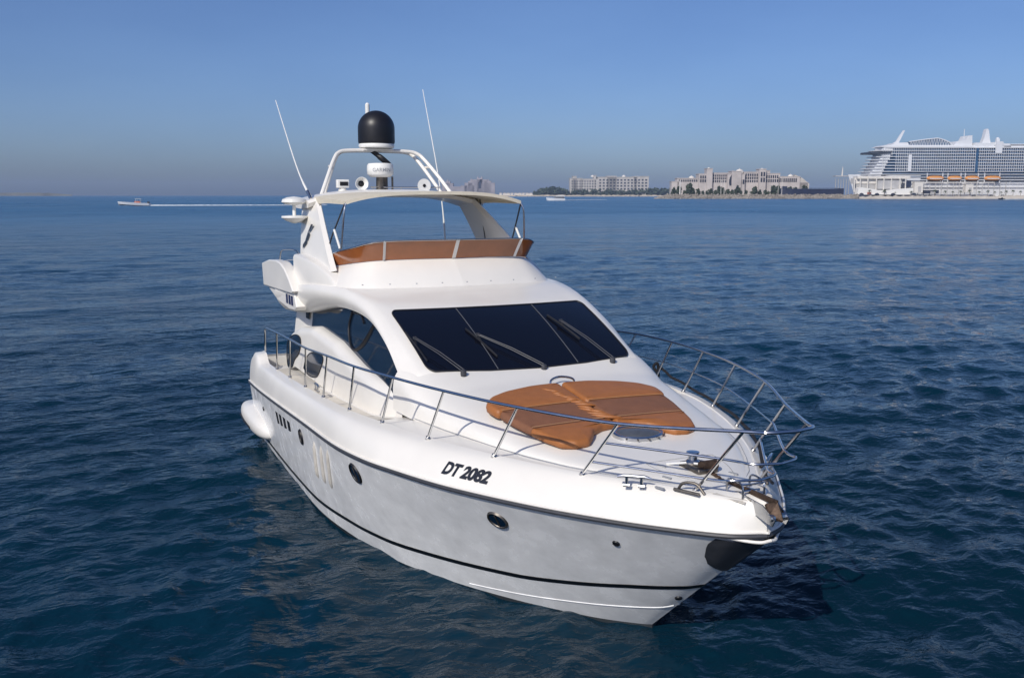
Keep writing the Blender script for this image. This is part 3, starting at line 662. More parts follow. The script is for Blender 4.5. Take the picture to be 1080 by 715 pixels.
# stern quarter pod of the swim platform
for sg in (-1, 1):
    b = MB(); rows = []
    for u in np.linspace(0, 1, 25):
        x = -8.55 - 2.75 * u; s_ = (max(0, 1 - abs(2 * u - .95) ** 2.8)) ** .5 if u < 1 else 0; s_ = max(s_, .02)
        row = []
        for a in np.linspace(0, 2 * pi, 24, endpoint=False):
            ca_, sa_ = cos(a), sin(a); row.append((x, sg * (2.36 + .31 * s_ * np.sign(ca_) * abs(ca_) ** .75), .37 + .03 * u + .205 * s_ * np.sign(sa_) * abs(sa_) ** .8))
        rows.append(row)
    b.grid(rows, cv=True, capu=True); pod = b.build('platform_pod', M['gel'], yacht, ang=60)
    b = MB(); b.tube([(-9.5, sg * 2.66, .32), (-10.0, sg * 2.675, .33), (-10.6, sg * 2.65, .35)], .022, 6); b.build('pod_slot', M['dark'], pod)
b = MB(); b.box((-10.9, 0, .45), (1.1, 4.4, .16)); b.build('swim_platform', M['gel'], yacht, bevel=.05)

# bow: stem guard, roller, anchor, windlass, cleats, hatch
b = MB(); rows = []
for v in np.linspace(.688, .982, 18):
    tl = float(np.interp(v, [.688, .70, .74, .81, .89, .93, .982], [11.75, 11.45, 11.13, 10.9, 10.78, 10.75, 10.79])); row = []
    for u in np.linspace(0, 1, 12):
        t = tl + (NT - tl) * u; p, tx, ty, n = hullframe(min(t, 11.95), v); p = H(np.array([t]), np.array([v]))[0]
        if u > .9: n = np.array((.8, 0, -.6))
        row.append(p + n * (.004 + .022 * min(1, u * 4)))
    rows.append(row)
b.grid(rows).mirror(); b.build('stem_guard', M['rubber'], yacht, ang=60)
b = MB()
b.prism([(1.05, -.10, 1.87), (1.05, .10, 1.87), (1.93, .075, 1.78), (1.93, -.075, 1.78)], (0, 0, .02))
for y in (-.085, .085): b.prism([(1.2, y, 1.87), (1.45, y, 1.925), (1.80, y, 1.90), (1.97, y * .9, 1.81), (1.93, y * .9, 1.74), (1.7, y, 1.78)], (0, .012, 0))
b.tube([(1.90, -.09, 1.81), (1.90, .09, 1.81)], .035, 10); b.tube([(1.55, -.09, 1.95), (1.55, .09, 1.95)], .012, 8)
b.build('anchor_roller', M['steel'], yacht, ang=30)
b = MB(); b.tube(smooth_path([(1.60, -.31, 1.575), (1.71, -.18, 1.555), (1.80, -.08, 1.555), (1.83, 0, 1.57)], 16), .015, 8); b.mirror(); b.build('stem_band', M['gel'], yacht)
b = MB()
for sg in (-1, 1): b.tube(smooth_path([(1.36, sg * .13, 1.89), (1.38, sg * .13, 2.03), (1.56, sg * .12, 2.02), (1.58, sg * .12, 1.88)], 16), .010, 6)
b.tube([(1.57, -.12, 2.015), (1.57, .12, 2.015)], .010, 6); b.build('roller_frame', M['steel'], yacht)
b = MB(); b.prism([(1.05, -.34, 1.899), (1.20, -.12, 1.90), (1.62, -.095, 1.885), (1.60, -.20, 1.884)], (0, 0, .005)); b.mirror(); b.build('chafe_plate', M['beige'], yacht)
an = thing('anchor', 'rust brown steel anchor stowed on the bow roller of the yacht', 'anchor', (1.60, 0, 1.90)); an.scale = (.8, .8, .8)
b = MB(); b.box((-.05, 0, .045), (.85, .035, .06)); b.build('shank', M['rust'], an, bevel=.008)
b = MB()
for sg in (-1, 1):
    b.prism([(.36, 0, .03), (.46, 0, -.15), (.34, sg * .09, -.11), (.24, sg * .06, -.01)], (.02, 0, .025))
b.build('fluke', M['rust'], an)
b = MB(); b.tube([(-.46, -.035, .045), (-.46, .035, .045)], .03, 8); b.build('shackle', M['steel_dull'], an)
b = MB()
pts = [(.80, .02, 1.965), (1.0, .01, 1.935), (1.26, 0, 1.905)]
for i, u in enumerate(np.linspace(0, 1, 15)):
    c_ = np.array(pts[0]) + (np.array(pts[2]) - np.array(pts[0])) * u
    a = np.linspace(0, 2 * pi, 10, endpoint=False); o1, o2 = (.030, .016) if True else 0, 0
    ring = [c_ + np.array((.030 * cos(q), (.016 * sin(q) if i % 2 else 0), (0 if i % 2 else .016 * sin(q)))) for q in a]; b.tube(ring, .0075, 5, closed=True)
b.build('anchor_chain', M['rust'], yacht)
b = MB(); b.box((.74, 0, 1.955), (.34, .24, .06)); wl_ = b.build('windlass', M['steel_dull'], yacht, bevel=.02)
b = MB(); b.lathe([(.07, 0), (.075, .02), (.048, .045), (.043, .085), (.065, .105), (.065, .118), (.02, .122)], (.70, -.04, 1.985), 20); b.build('capstan', M['steel'], wl_)
b = MB(); b.tube([(.86, -.06, 2.0), (.86, .12, 2.0)], .05, 14); b.build('gypsy', M['rust'], wl_)
b = MB(); b.tube([(.52, -.22, 1.955), (.70, -.10, 2.0), (.9, .02, 2.01)], .012, 6); b.build('windlass_handle', M['white'], wl_)
def cleat(p, ang_, L=.17):
    b = MB(); R = Matrix.Rotation(ang_, 3, 'Z'); q = lambda x, y, z: tuple(np.array(p) + np.array(R @ Vector((x, y, z))))
    b.tube([q(-L, 0, .082), q(-L * .6, 0, .095), q(L * .6, 0, .095), q(L, 0, .082)], [.012, .018, .018, .012], 8)
    for s in (-.07, .07): b.tube([q(s, 0, .0), q(s, 0, .09)], .016, 8); b.tube([q(s - .03, 0, .004), q(s + .03, 0, .004)], .02, 8)
    return b.build('mooring_cleat', M['steel'], yacht)
for sg in (-1, 1):
    cleat((.84, sg * .80, 1.895), -sg * radians(49), .16); cleat((-5.6, sg * 2.28, 1.72), 0, .14)
for sg in (-1, 1):  # fairlead at the rail foot
    b = MB(); b.tube(smooth_path([(1.12, sg * .50, 1.90), (1.16, sg * .47, 1.97), (1.26, sg * .40, 1.98), (1.34, sg * .36, 1.90)], 14), .014, 8); b.tube([(1.1, sg * .53, 1.905), (1.34, sg * .42, 1.905)], .016, 8); b.build('fairlead', M['steel_dull'], yacht)
    b = MB(); b.prism([(1.32, sg * .12, 1.895), (1.62, sg * .10, 1.875), (1.66, sg * .16, 1.875), (1.36, sg * .30, 1.892)], (0, 0, .006)); b.build('bow_plate', M['beige'], yacht)
b = MB()
for x, y in ((.55, -.30), (.60, .18), (.82, -.42), (.45, .30), (.98, .24), (1.0, -.62), (.66, -.62)):
    b = MB(); b.box((x, y, float(roofz(x, y)) + .006 if abs(y) < yf(x) else 1.898), (.10, .022, .014), Matrix.Rotation(radians(20), 3, 'Z')); b.build('locker_catch', M['grey'], yacht)
b = MB(); c_ = np.array((-.36, .0)); N2 = np.array((.115, 0, .993))
def HT(x, y): return np.array((x, y, float(np.interp(x, [-.7, 0], [2.062, 1.985])) + .02))
rows = [[HT(c_[0] + r_ * cos(a) * .72, c_[1] + r_ * sin(a)) + N2 * h_ for a in np.linspace(0, 2 * pi, 40, endpoint=False)] for r_, h_ in ((.30, -.03), (.30, .012), (.285, .024), (.265, .024), (.25, .014))]
b.grid(rows, cv=True); ht = b.build('deck_hatch', M['steel'], yacht)
b = MB(); b.grid([[HT(c_[0] + r_ * cos(a) * .72, c_[1] + r_ * sin(a)) + N2 * (.030 - .015 * (r_ / .26) ** 2) for a in np.linspace(0, 2 * pi, 40, endpoint=False)] for r_ in (.265, .2, .1, .002)], cv=True); b.build('hatch_lens', M['lens'], ht)
b = MB()
for a in np.linspace(-.9, .9, 5): b.box(HT(c_[0] + .30 * cos(a) * .78, c_[1] + .30 * sin(a)) + N2 * .004, (.018, .012, .016))
b.build('hatch_dogs', M['steel_dull'], ht)
b = MB(); z_ = float(zt(-2.2)); b.tube(smooth_path([(-2.12, -.17, z_ - .02), (-2.14, -.15, z_ + .06), (-2.2, 0, z_ + .085), (-2.14, .15, z_ + .06), (-2.12, .17, z_ - .02)], 22), .016, 8); b.build('grab_handle', M['steel'], yacht)

for sg in (-1, 1):
    b = MB(); b.tube([(x, sg * y, float(roofz(x, y)) + .002 if y < yf(x) - .02 else 1.903) for x, y in [(.42 + .64 * u, .40 - .20 * u ** 2) for u in np.linspace(0, 1, 16)]], .0035, 5); b.build('locker_seam', M['grey'], yacht)
b = MB(); b.tube([(.42, y, float(roofz(.42, y)) + .002) for y in np.linspace(-.40, .40, 18)], .0035, 5); b.build('locker_seam', M['grey'], yacht)
# guard rail: stanchions, top rail, pulpit loops
SB = [(1.18, -.37, 1.89), (.25, -1.05, 1.875), (-.70, -1.575, 1.88), (-1.68, -1.955, 1.88), (-2.66, -2.185, 1.87), (-3.60, -2.33, 1.845), (-4.85, -2.37, 1.775), (-5.95, -2.375, 1.715), (-7.10, -2.37, 1.66), (-8.25, -2.355, 1.60)]
SP_ = [(1.84, -.35, 2.60), (.83, -.98, 2.51), (-.16, -1.54, 2.515), (-1.19, -1.93, 2.52), (-2.20, -2.18, 2.51), (-3.20, -2.36, 2.49), (-4.28, -2.43, 2.46), (-5.50, -2.45, 2.39), (-6.62, -2.45, 2.36), (-7.72, -2.44, 2.32)]
tail = [(-8.9, -2.40, 2.24), (-9.35, -2.34, 2.10), (-9.62, -2.30, 1.72)]
b = MB(); front = [(2.03, -.24, 2.62), (2.10, 0, 2.625)]
half = [front[1], front[0]] + SP_ + tail; hp = smooth_path(half, 130); fullr = np.concatenate([(hp * np.array([1, -1, 1]))[::-1], hp[1:]])
b.tube(fullr, .0165, 8)
for fr_, t1, t2, ex in (((1.93, 2.30), .56, .64, 1), ((1.67, 2.08), .22, .27, 1)):
    a1 = np.array(SB[0]) + (np.array(SP_[0]) - np.array(SB[0])) * t1; a2 = np.array(SB[1]) + (np.array(SP_[1]) - np.array(SB[1])) * t2
    hp = smooth_path([(fr_[0], 0, fr_[1]), (fr_[0] - .09, -.24, fr_[1]), tuple(a1), tuple(a2)], 40); fullr = np.concatenate([(hp * np.array([1, -1, 1]))[::-1], hp[1:]]); b.tube(fullr, .0125, 8)
wire = [tuple((np.array(SB[i]) + (np.array(SP_[i]) - np.array(SB[i])) * (.62 if i == 1 else .5)) * np.array([1, -1, 1])) for i in range(1, 7)]
b.tube(smooth_path(wire, 50), .008, 6)
rail = b.build('guard_rail', M['steel'], yacht)
for a_, t_ in zip(SB, SP_):
    for sg in (-1, 1):
        A = np.array(a_) * np.array([1, -sg, 1]); T = np.array(t_) * np.array([1, -sg, 1]); A[2] -= .02
        b = MB(); b.tube([A, T], .0145, 8); d = (T - A) / np.linalg.norm(T - A); b.tube([A, A + d * .06], .026, 8); b.build('stanchion', M['steel'], rail)

# ------------------------------------------------------------------ things lying on the yacht
pad = thing('sun_pad', 'tan leather sun pad with a notched front edge lying on the yacht foredeck', 'cushion', (-1.1, -.14, 2.1)); pad.scale = (1, .965, 1)
def padz(x, y): return 2.055 - .132 * x + .008 - .03 * (abs(y) / 1.3) ** 2
half_o = [(-1.93, .03), (-1.95, .40), (-1.86, .80), (-1.74, 1.04), (-1.55, 1.18), (-1.38, 1.17), (-1.10, 1.10), (-.80, 1.04), (-.50, .96), (-.32, .88), (-.24, .75), (-.22, .58), (-.34, .45), (-.47, .36), (-.56, .20), (-.60, .02)]
def pad_pts(k=4): return np.array(smooth_path(half_o, len(half_o) * k))
ho = pad_pts(); off = np.array([1.1, 0, -2.1])
def cushion(outline, h, m, name, par, inset=.045, lift=0.):
    o = np.asarray(outline); n = len(o); tg = np.roll(o, -1, 0) - np.roll(o, 1, 0); nr = np.stack([tg[:, 1], -tg[:, 0]], 1); nr /= np.linalg.norm(nr, axis=1)[:, None] + 1e-9
    if np.sum((o - o.mean(0)) * nr) < 0: nr = -nr
    rows = []
    for d, z in ((-.03, -h), (.0, -h * .85), (.008, -h * .5), (.0, -h * .2), (-.018, -.004), (-inset, .0)):
        rows.append([(x + nr[i, 0] * d, y + nr[i, 1] * d, padz(x, y) + z + lift) for i, (x, y) in enumerate(o)])
    last = np.array(rows[-1]); c0 = last.mean(0)
    for s in (.82, .6, .35, .12): rows.append([(x, y, padz(x, y) + lift + .012 * (1 - s)) for x, y in (c0[:2] + (last[:, :2] - c0[:2]) * s)])
    b = MB(); b.grid(np.array(rows) + off, cv=True); r = np.array(rows[-1]) + off; b.add(list(r), [tuple(range(n))]); return b.build(name, m, par, ang=70)
# starboard and port base cushions and the aft bolsters
def clip_half(o, x0, x1):
    """part of the outline polygon (closed along y=c) between x0 and x1, by resampling widths"""
    return o
def width(x):  # outer edge y at x
    P = smooth_path([(-1.93, .62), (-1.86, .80), (-1.74, 1.04), (-1.55, 1.18), (-1.38, 1.17), (-1.10, 1.10), (-.80, 1.04), (-.50, .96), (-.32, .86), (-.24, .74)], 60); return float(np.interp(x, P[:, 0], P[:, 1]))
def rnd(poly, r=.06, n=5):
    o = []; P = np.array(poly, float); k = len(P)
    for i in range(k):
        a, c, d = P[i - 1], P[i], P[(i + 1) % k]; u = (a - c); v = (d - c); lu, lv = np.linalg.norm(u), np.linalg.norm(v); q = min(r, lu * .45, lv * .45)
        p0, p2 = c + u / lu * q, c + v / lv * q
        for s in np.linspace(0, 1, n): o.append((1 - s) ** 2 * p0 + 2 * s * (1 - s) * c + s * s * p2)
    return dens(o, 3)
for sg in (-1, 1):
    bol = [(-1.95, sg * .02), (-1.94, sg * .40), (-1.85, sg * .80), (-1.73, sg * 1.05), (-1.55, sg * 1.19), (-1.36, sg * 1.17), (-1.30, sg * 1.14), (-1.30, sg * .6), (-1.30, sg * .02)]
    cushion(rnd(bol, .07), .115, M['tan'], 'bolster', pad, lift=.012)
    base = [(-1.285, sg * .015), (-1.285, sg * .6), (-1.285, sg * 1.13), (-1.0, sg * 1.09), (-.72, sg * 1.02), (-.72, sg * .5), (-.72, sg * .015)]
    cushion(rnd(base, .035), .105, M['tandark'], 'centre_cushion', pad)
    frt = [(-.71, sg * .015), (-.71, sg * .5), (-.71, sg * 1.02), (-.50, sg * .96), (-.30, sg * .87), (-.22, sg * .72), (-.23, sg * .56), (-.36, sg * .44), (-.48, sg * .36), (-.57, sg * .20), (-.60, sg * .015)]
    cushion(rnd(frt, .03), .105, M['tan'], 'front_cushion', pad)
b = MB()
for y0, y1, x in ((-1.1, -.05, -1.292), (.05, 1.1, -1.292), (-1.0, -.05, -.714), (.05, .98, -.714)):
    b.tube([np.array((x, y, padz(x, y) + .004)) + off for y in np.linspace(y0, y1, 12)], .0035, 5)
b.build('pale_stitching', M['thread'], pad)
# wrinkled loose cover folds along the middle
b = MB(); g = np.random.default_rng(3)
for i in range(15):
    x0 = -1.84 + i * .075; y0 = -.34 + .012 * i + g.uniform(-.05, .05); L = g.uniform(.16, .34); sk_ = g.uniform(.05, .22); pts = [np.array((x0 + sk_ * u + .04 * sin(3 * u), y0 + L * u, padz(x0 + sk_ * u, y0) - .006 + .010 * sin(pi * u))) + off for u in np.linspace(0, 1, 11)]
    b.tube(pts, .021 * np.sin(np.linspace(.12, pi - .12, 11)), 8)
b.build('crease_folds', M['tan'], pad, ang=80)
# dark rope along the port rail feet
b = MB(); rp = []
for u in np.linspace(0, 1, 60):
    p = spl([(-3.58, 2.36, 1.98), (-3.5, 2.38, 2.06), (-3.2, 2.36, 1.98), (-2.2, 2.22, 1.90), (-.9, 1.76, 1.915), (.1, 1.24, 1.915), (.75, .78, 1.915), (.95, .6, 1.94)], u * 7)[0]; rp.append(p + np.array([0, 0, .008 * sin(u * 60)]))
ro = tag(b.tube(rp, .019, 7).build('mooring_rope', M['rope']), 'dark mooring rope led along the port rail feet of the yacht', 'rope')
b = MB(); b.tube(smooth_path([(-3.58, 2.33, 1.87), (-3.57, 2.38, 2.0), (-3.55, 2.35, 2.12), (-3.59, 2.31, 2.06), (-3.55, 2.37, 1.96), (-3.53, 2.35, 1.9)], 30), .022, 7); b.build('rope_hitch', M['rope'], ro)

# ------------------------------------------------------------------ far shore
FWD = Vector((cos(YAW), sin(YAW), 0)); RGT = Vector((sin(YAW), -cos(YAW), 0)); RZ = YAW - pi / 2
def far(px, D): return Vector((CAM.x, CAM.y, 0)) + FWD * D + RGT * ((px - 540) / 1000 * .9887 * D)
def kx(D): return D * .9887 / 1000
def kz(D): return D * .9776 / 1000
def hz(py, D): return CAM.z + (206 - py) * kz(D)      # height of a point seen at that row and distance
B = {}
B['shipwhite'] = mat('ship_paint', (.66, .67, .69), .5, var=.05, vscale=.05)
B['shipglass'] = mat('ship_balcony_glass', (.035, .095, .19), .45, var=.6, vscale=.16, spec=.25)
B['shipdark'] = mat('ship_dark_recess', (.05, .06, .08), .5, var=.4, vscale=.1)
B['orange'] = mat('lifeboat_orange', (.62, .26, .06), .5, var=.1, vscale=.3)
B['stone'] = mat('pale_sandstone', (.47, .44, .40), .85, var=.2, vscale=.06)
B['stone2'] = mat('pinkish_render', (.47, .43, .41), .85, var=.2, vscale=.05)
B['palace'] = mat('palace_render', (.33, .30, .31), .9, var=.25, vscale=.03)
B['win'] = mat('far_window_glass', (.025, .03, .05), .5, var=.4, vscale=.3)
B['domew'] = mat('white_dome', (.68, .64, .58), .6, var=.1, vscale=.3)
B['rock'] = mat('breakwater_rock', (.27, .24, .205), .9, var=.55, vscale=.18, bump=.6, bscale=.6)
B['quay'] = mat('pale_quay_concrete', (.50, .45, .38), .85, var=.25, vscale=.05)
B['sand'] = mat('far_sand', (.42, .36, .28), .9, var=.2, vscale=.02)
B['leaf'] = mat('tree_foliage', (.050, .072, .040), .7, var=.5, vscale=.5)
B['palm'] = mat('palm_foliage', (.05, .07, .025), .7, var=.4, vscale=.5)
B['trunk'] = mat('tree_trunk', (.16, .12, .08), .9, var=.3, vscale=1)
B['tent'] = mat('tent_fabric', (.74, .72, .68), .7, var=.05, vscale=.1)
B['bargeblue'] = mat('dark_blue_steel', (.020, .028, .06), .5, var=.3, vscale=.15)
B['haze_land'] = mat('far_low_land', (.12, .12, .10), .9, var=.4, vscale=.02)
B['foam'] = mat('wake_foam', (.72, .75, .76), .8, var=.2, vscale=.6)
B['red'] = mat('faded_red_paint', (.40, .12, .08), .5, var=.2)
B['asph'] = mat('dark_car_paint', (.03, .03, .035), .3, var=.2)
B['concrete'] = mat('grey_concrete', (.42, .41, .40), .8, var=.2, vscale=.1)
def at(px, D, z=0.):
    p = far(px, D); p.z = z; return p
def sub(name, b, m, par, **k): return b.build(name, m, par, **k)

# low land: sandy shore of the far resort, the quay, the breakwater, a headland on the left
D1 = 1225.
def strip(name, pts, D0, D1_, z, m, skirt=-2., jag=0., seg=120):
    """land strip between two px columns, given near edge distance and depth"""
    b = MB(); g = np.random.default_rng(len(name)); rows = []
    xs = np.linspace(pts[0], pts[1], seg)
    for x in xs:
        d = D0 + g.uniform(-1, 1) * jag; zz = z * (1 + g.uniform(-.3, .3) * (1 if jag else 0)); e_ = min(1, (x - pts[0]) / (pts[1] - pts[0]) * 12, (pts[1] - x) / (pts[1] - pts[0]) * 12 + (1 if pts[1] > 1080 else 0)); zz *= max(.05, e_)
        rows.append([tuple(at(x, d - 4, skirt)), tuple(at(x, d, zz * .55)), tuple(at(x, d + 6, zz)), tuple(at(x, d + D1_, zz * 1.02)), tuple(at(x, d + D1_ + 10, skirt))])
    b.grid(rows); o = b.build(name, m, ang=30); o['kind'] = 'structure'; return o
strip('far_shore', (440, 720), 3300, 900, 5.0, B['sand'], jag=6)
strip('quay', (884, 1300), 1232, 420, 3.6, B['quay'], jag=.6, seg=160)
strip('resort_shore', (690, 900), 1400, 300, 3.0, B['sand'], jag=3)
b = MB(); g = np.random.default_rng(2); rows = []
for x in np.linspace(-420, 76, 160):
    e_ = min(1, (76 - x) / 26); z = hz(205.6 - 2.1 * e_ + g.uniform(-.25, .25) * e_, 5200); rows.append([tuple(at(x, 5200, -2)), tuple(at(x, 5210, z)), tuple(at(x, 5600, z)), tuple(at(x, 5610, -2))])
b.grid(rows); o = b.build('headland', B['haze_land'], ang=30); o['kind'] = 'structure'
# breakwater: rock mound of many boulders
def boulders(px0, px1, D, n, zmax, name, label, seed, w=9.):
    g = np.random.default_rng(seed); b = MB()
    import bmesh
    bm = bmesh.new(); bmesh.ops.create_icosphere(bm, subdivisions=1, radius=1); base = [v.co.copy() for v in bm.verts]; fs = [tuple(v.index for v in f.verts) for f in bm.faces]; bm.free(); base = np.array(base)
    for _ in range(n):
        px = g.uniform(px0, px1); u = g.uniform(-1, 1); e_ = min(1, (px - px0) / 14); z = zmax * (1 - abs(u) ** 1.6) * e_ * g.uniform(.7, 1.05); r = g.uniform(.8, 1.9)
        p = at(px, D + u * w, z - r * .4); sc_ = g.uniform(.7, 1.3, 3) * r; b.add(base * (1 + g.uniform(-.18, .18, (len(base), 1))) * sc_ + np.array(p), fs)
    xs = np.linspace(px0, px1, 60); rows = []
    for x in xs:
        e_ = max(.1, min(1, (x - px0) / 14)); rows.append([tuple(at(x, D - w, -1)), tuple(at(x, D - w * .5, zmax * .55 * e_)), tuple(at(x, D, zmax * .85 * e_)), tuple(at(x, D + w, zmax * .5 * e_)), tuple(at(x, D + w * 1.4, -1))])
    b.grid(rows)
    return tag(b.build(name, B['rock'], ang=20), label, 'breakwater')
boulders(690, 905, D1, 1500, 5.6, 'breakwater', 'long low breakwater of pale boulders in front of the domed hotel', 5)

# resort hotels
def windows(root, cols, rows_, x0, x1, z0, z1, y, wfrac=.45, hfrac=.55, arch=False, cap=96):
    n = 0
    for r in range(rows_):
        for c_ in range(cols):
            if n >= cap: return
            cx = x0 + (c_ + .5) * (x1 - x0) / cols; cz = z0 + (r + .5) * (z1 - z0) / rows_; w_ = (x1 - x0) / cols * wfrac; h_ = (z1 - z0) / rows_ * hfrac
            b = MB(); b.box((cx, y, cz), (w_, .5, h_)); sub('window', b, B['win'], root); n += 1
def dome(root, x, z, r, y=0., name='dome', m='domew', fin=True):
    b = MB(); b.lathe([(r * 1.04, -.15 * r), (r * 1.04, .0)] + [(r * cos(a), r * .82 * sin(a)) for a in np.linspace(0, 1.45, 9)] + [(.05 * r, r * .95), (.01, r * 1.15)], (x, y, z), 22); sub(name, b, B[m], root)
# the domed hotel behind the breakwater
Dh = 1500.; k1 = kx(Dh); hb = thing('resort_hotel', 'long sandstone hotel with white domes and window rows behind the breakwater', 'hotel', at(705, Dh), RZ)
def X1(px): return (px - 705) * k1
def Z1(py): return hz(py, Dh)
b = MB()
for a0, a1, top, dep, yo in ((708, 716, 192, 18, 0), (714, 742, 188.5, 24, 0), (736, 745, 184, 26, -4), (744, 750, 178.5, 20, -6), (750, 768, 183, 26, 0), (766, 784, 184, 30, -6), (770, 780, 181.2, 26, -8), (784, 800, 182, 26, 0), (799, 806, 179, 20, -6), (806, 822, 183.5, 26, 0), (820, 843, 186.8, 26, 0), (840, 852, 193, 22, 2), (806, 812, 180.5, 16, 4)):
    b.box(((X1(a0) + X1(a1)) / 2, dep / 2 + yo, (Z1(top) - 1) / 2), (X1(a1) - X1(a0), dep, Z1(top) + 1))
    b.box(((X1(a0) + X1(a1)) / 2, dep / 2 + yo, Z1(top) + .45), (X1(a1) - X1(a0) + 1, dep + 1, .9))
sub('facade', b, B['stone2'], hb, fix=False)
b = MB(); b.prism([(X1(838), 2, Z1(203)), (X1(853), 2, Z1(203)), (X1(853.5), 2, Z1(194)), (X1(846), 2, Z1(188)), (X1(838), 2, Z1(184.5))], (0, 24, 0)); sub('gable_wing', b, B['stone'], hb)
dome(hb, X1(780), Z1(182.2), 4.4 * k1, 6); dome(hb, X1(729.5), Z1(188.3), 3.0 * k1, 6); dome(hb, X1(834), Z1(186.4), 2.8 * k1, 6); dome(hb, X1(747), Z1(178.2), 1.5 * k1, 2); dome(hb, X1(803), Z1(179), 1.7 * k1, 2)
b = MB(); b.prism([(X1(768), -6.4, Z1(196)), (X1(777), -6.4, Z1(196)), (X1(777), -6.4, Z1(188)), (X1(775), -6.4, Z1(184.6)), (X1(772.5), -6.4, Z1(183.4)), (X1(770), -6.4, Z1(184.6)), (X1(768), -6.4, Z1(188))], (0, .5, 0)); sub('entrance_arch', b, B['win'], hb)
for px0, px1, z0, z1, c_, r_, y in ((715, 735.5, 192.3, 189.3, 9, 1, 0), (751, 766, 193, 184, 7, 3, 0), (785, 799, 193, 183, 6, 3, 0), (807, 820.5, 193, 184.5, 6, 2, 0), (821, 840, 193, 187.6, 9, 1, 0), (737, 744, 193, 185, 3, 2, -4.1), (800, 805.5, 193, 181, 2, 2, -6.1), (767, 784, 195, 189, 6, 1, -6.3)):
    windows(hb, c_, r_, X1(px0), X1(px1), Z1(z0), Z1(z1), y - .1, .6, .75)
# the far square hotel
Dg = 3400.; k2 = kx(Dg); hg = thing('resort_hotel', 'blocky pale seafront hotel with two small domes beside the far dark wood', 'hotel', at(600, Dg), RZ)
def X2(px): return (px - 600) * k2
def Z2(py): return hz(py, Dg)
b = MB()
for a0, a1, top in ((601, 614, 188.5), (612, 630, 189.2), (626, 628.5, 185.5), (630, 672, 187.2), (668, 684, 186.5), (604, 608, 186.4), (640, 650, 186.2)):
    b.box(((X2(a0) + X2(a1)) / 2, 25, Z2(top) / 2), (X2(a1) - X2(a0), 50, Z2(top))); b.box(((X2(a0) + X2(a1)) / 2, 25, Z2(top) + .8), (X2(a1) - X2(a0) + 2, 52, 1.6))
sub('facade', b, B['stone'], hg, fix=False)
dome(hg, X2(625), Z2(186.5), 1.9 * k2, 10); dome(hg, X2(658), Z2(186.6), 2.1 * k2, 10)
windows(hg, 10, 4, X2(602), X2(629), Z2(201), Z2(190), -.2, .5, .5, cap=40); windows(hg, 14, 4, X2(631), X2(683), Z2(201), Z2(188.5), -.2, .55, .5, cap=56)
# the palace with pointed towers, farthest off behind the yacht's bimini
Dp = 4300.; k3 = kx(Dp); hp_ = thing('palace_hotel', 'hazy pale stepped palace with a tall middle tower far off beyond the bimini', 'hotel', at(470, Dp), RZ)
b = MB()
for a0, a1, top in ((466, 478, 193.5), (478, 486, 197), (486, 500, 196), (490, 522, 193.0), (494, 518, 191), (498, 514, 189.5), (503, 509, 188), (470, 475, 191.5)):
    b.box((((a0 + a1) / 2 - 470) * k3, 30, hz(top, Dp) / 2), ((a1 - a0) * k3, 60, hz(top, Dp)))
for px, top in ((504, 186.8), (508, 186.8), (497, 189), (515, 189.5), (472, 190)): b.lathe([(1.2 * k3, 0), (1.0 * k3, 6), (.02, 14)], ((px - 470) * k3, 20, hz(top, Dp) - 10), 10)
sub('facade', b, B['palace'], hp_, fix=False)
b = MB(); b.prism([((504.6 - 470) * k3, -.5, hz(199, Dp)), ((507.4 - 470) * k3, -.5, hz(199, Dp)), ((507.4 - 470) * k3, -.5, hz(193, Dp)), ((506 - 470) * k3, -.5, hz(191, Dp)), ((504.6 - 470) * k3, -.5, hz(193, Dp))], (0, .6, 0)); sub('archway', b, B['win'], hp_)

# far villas, low
vill = []
for i, px in enumerate(np.linspace(528, 560, 9)):
    v = thing('beach_villa', 'tiny white villa in the row along the far shore left of the dark wood', 'villa', at(px, 3500), RZ, 'villas along the far shore')
    b = MB(); b.box((0, 6, 7), (9 + 3 * (i % 3), 10, 8)); sub('wall', b, B['domew'], v); b = MB(); b.prism([(-7, 0, 11), (7, 0, 11), (0, 0, 14)], (0, 12, 0)); sub('roof', b, B['stone'], v)

# trees
def crown_mesh(g, n, rx, ry, rzz, leaf):
    b = MB(); ctr = g.normal(0, 1, (9, 3)) * np.array([.45, .45, .35])
    for _ in range(n):
        c_ = ctr[g.integers(9)]; d = g.normal(0, 1, 3); d /= np.linalg.norm(d); p = (c_ + d * g.uniform(.25, .55)) * np.array([rx, ry, rzz]); s_ = leaf * g.uniform(.6, 1.4)
        u = g.normal(0, 1, 3); u /= np.linalg.norm(u); v = np.cross(u, g.normal(0, 1, 3)); v /= np.linalg.norm(v) + 1e-9
        b.add([p - u * s_, p + v * s_ * .6, p + u * s_, p - v * s_ * .6], [(0, 1, 2, 3)])
    return b
g = np.random.default_rng(8)
def bushy(label, px, D, top, wpx, base=1.5, group=None, n=380):
    k = kx(D); h = hz(top, D) - base; t = thing('shore_tree', label, 'tree', at(px, D, base), RZ, group)
    b = MB(); b.tube([(0, 0, -1), (.2, 0, h * .3), (0, .2, h * .6)], [.05 * h, .035 * h, .02 * h], 6); sub('trunk', b, B['trunk'], t)
    b = crown_mesh(g, n, wpx * k * .5, wpx * k * .4, h * .48, h * .10); o = sub('crown', b, B['leaf'], t, fix=False); o.location = (0, 0, h * .58); return t
proto = bushy('round dark tree on the shore before the domed hotel', 727, 1440, 194, 7, group='trees before the domed hotel')
for i in range(30):
    px = 712 + i * 4.7 + g.uniform(-1.5, 1.5)
    copy_tree(proto, at(px, 1425 + g.uniform(-10, 30), 1.5), rz=g.uniform(0, 6), scale=g.uniform(.42, .85))
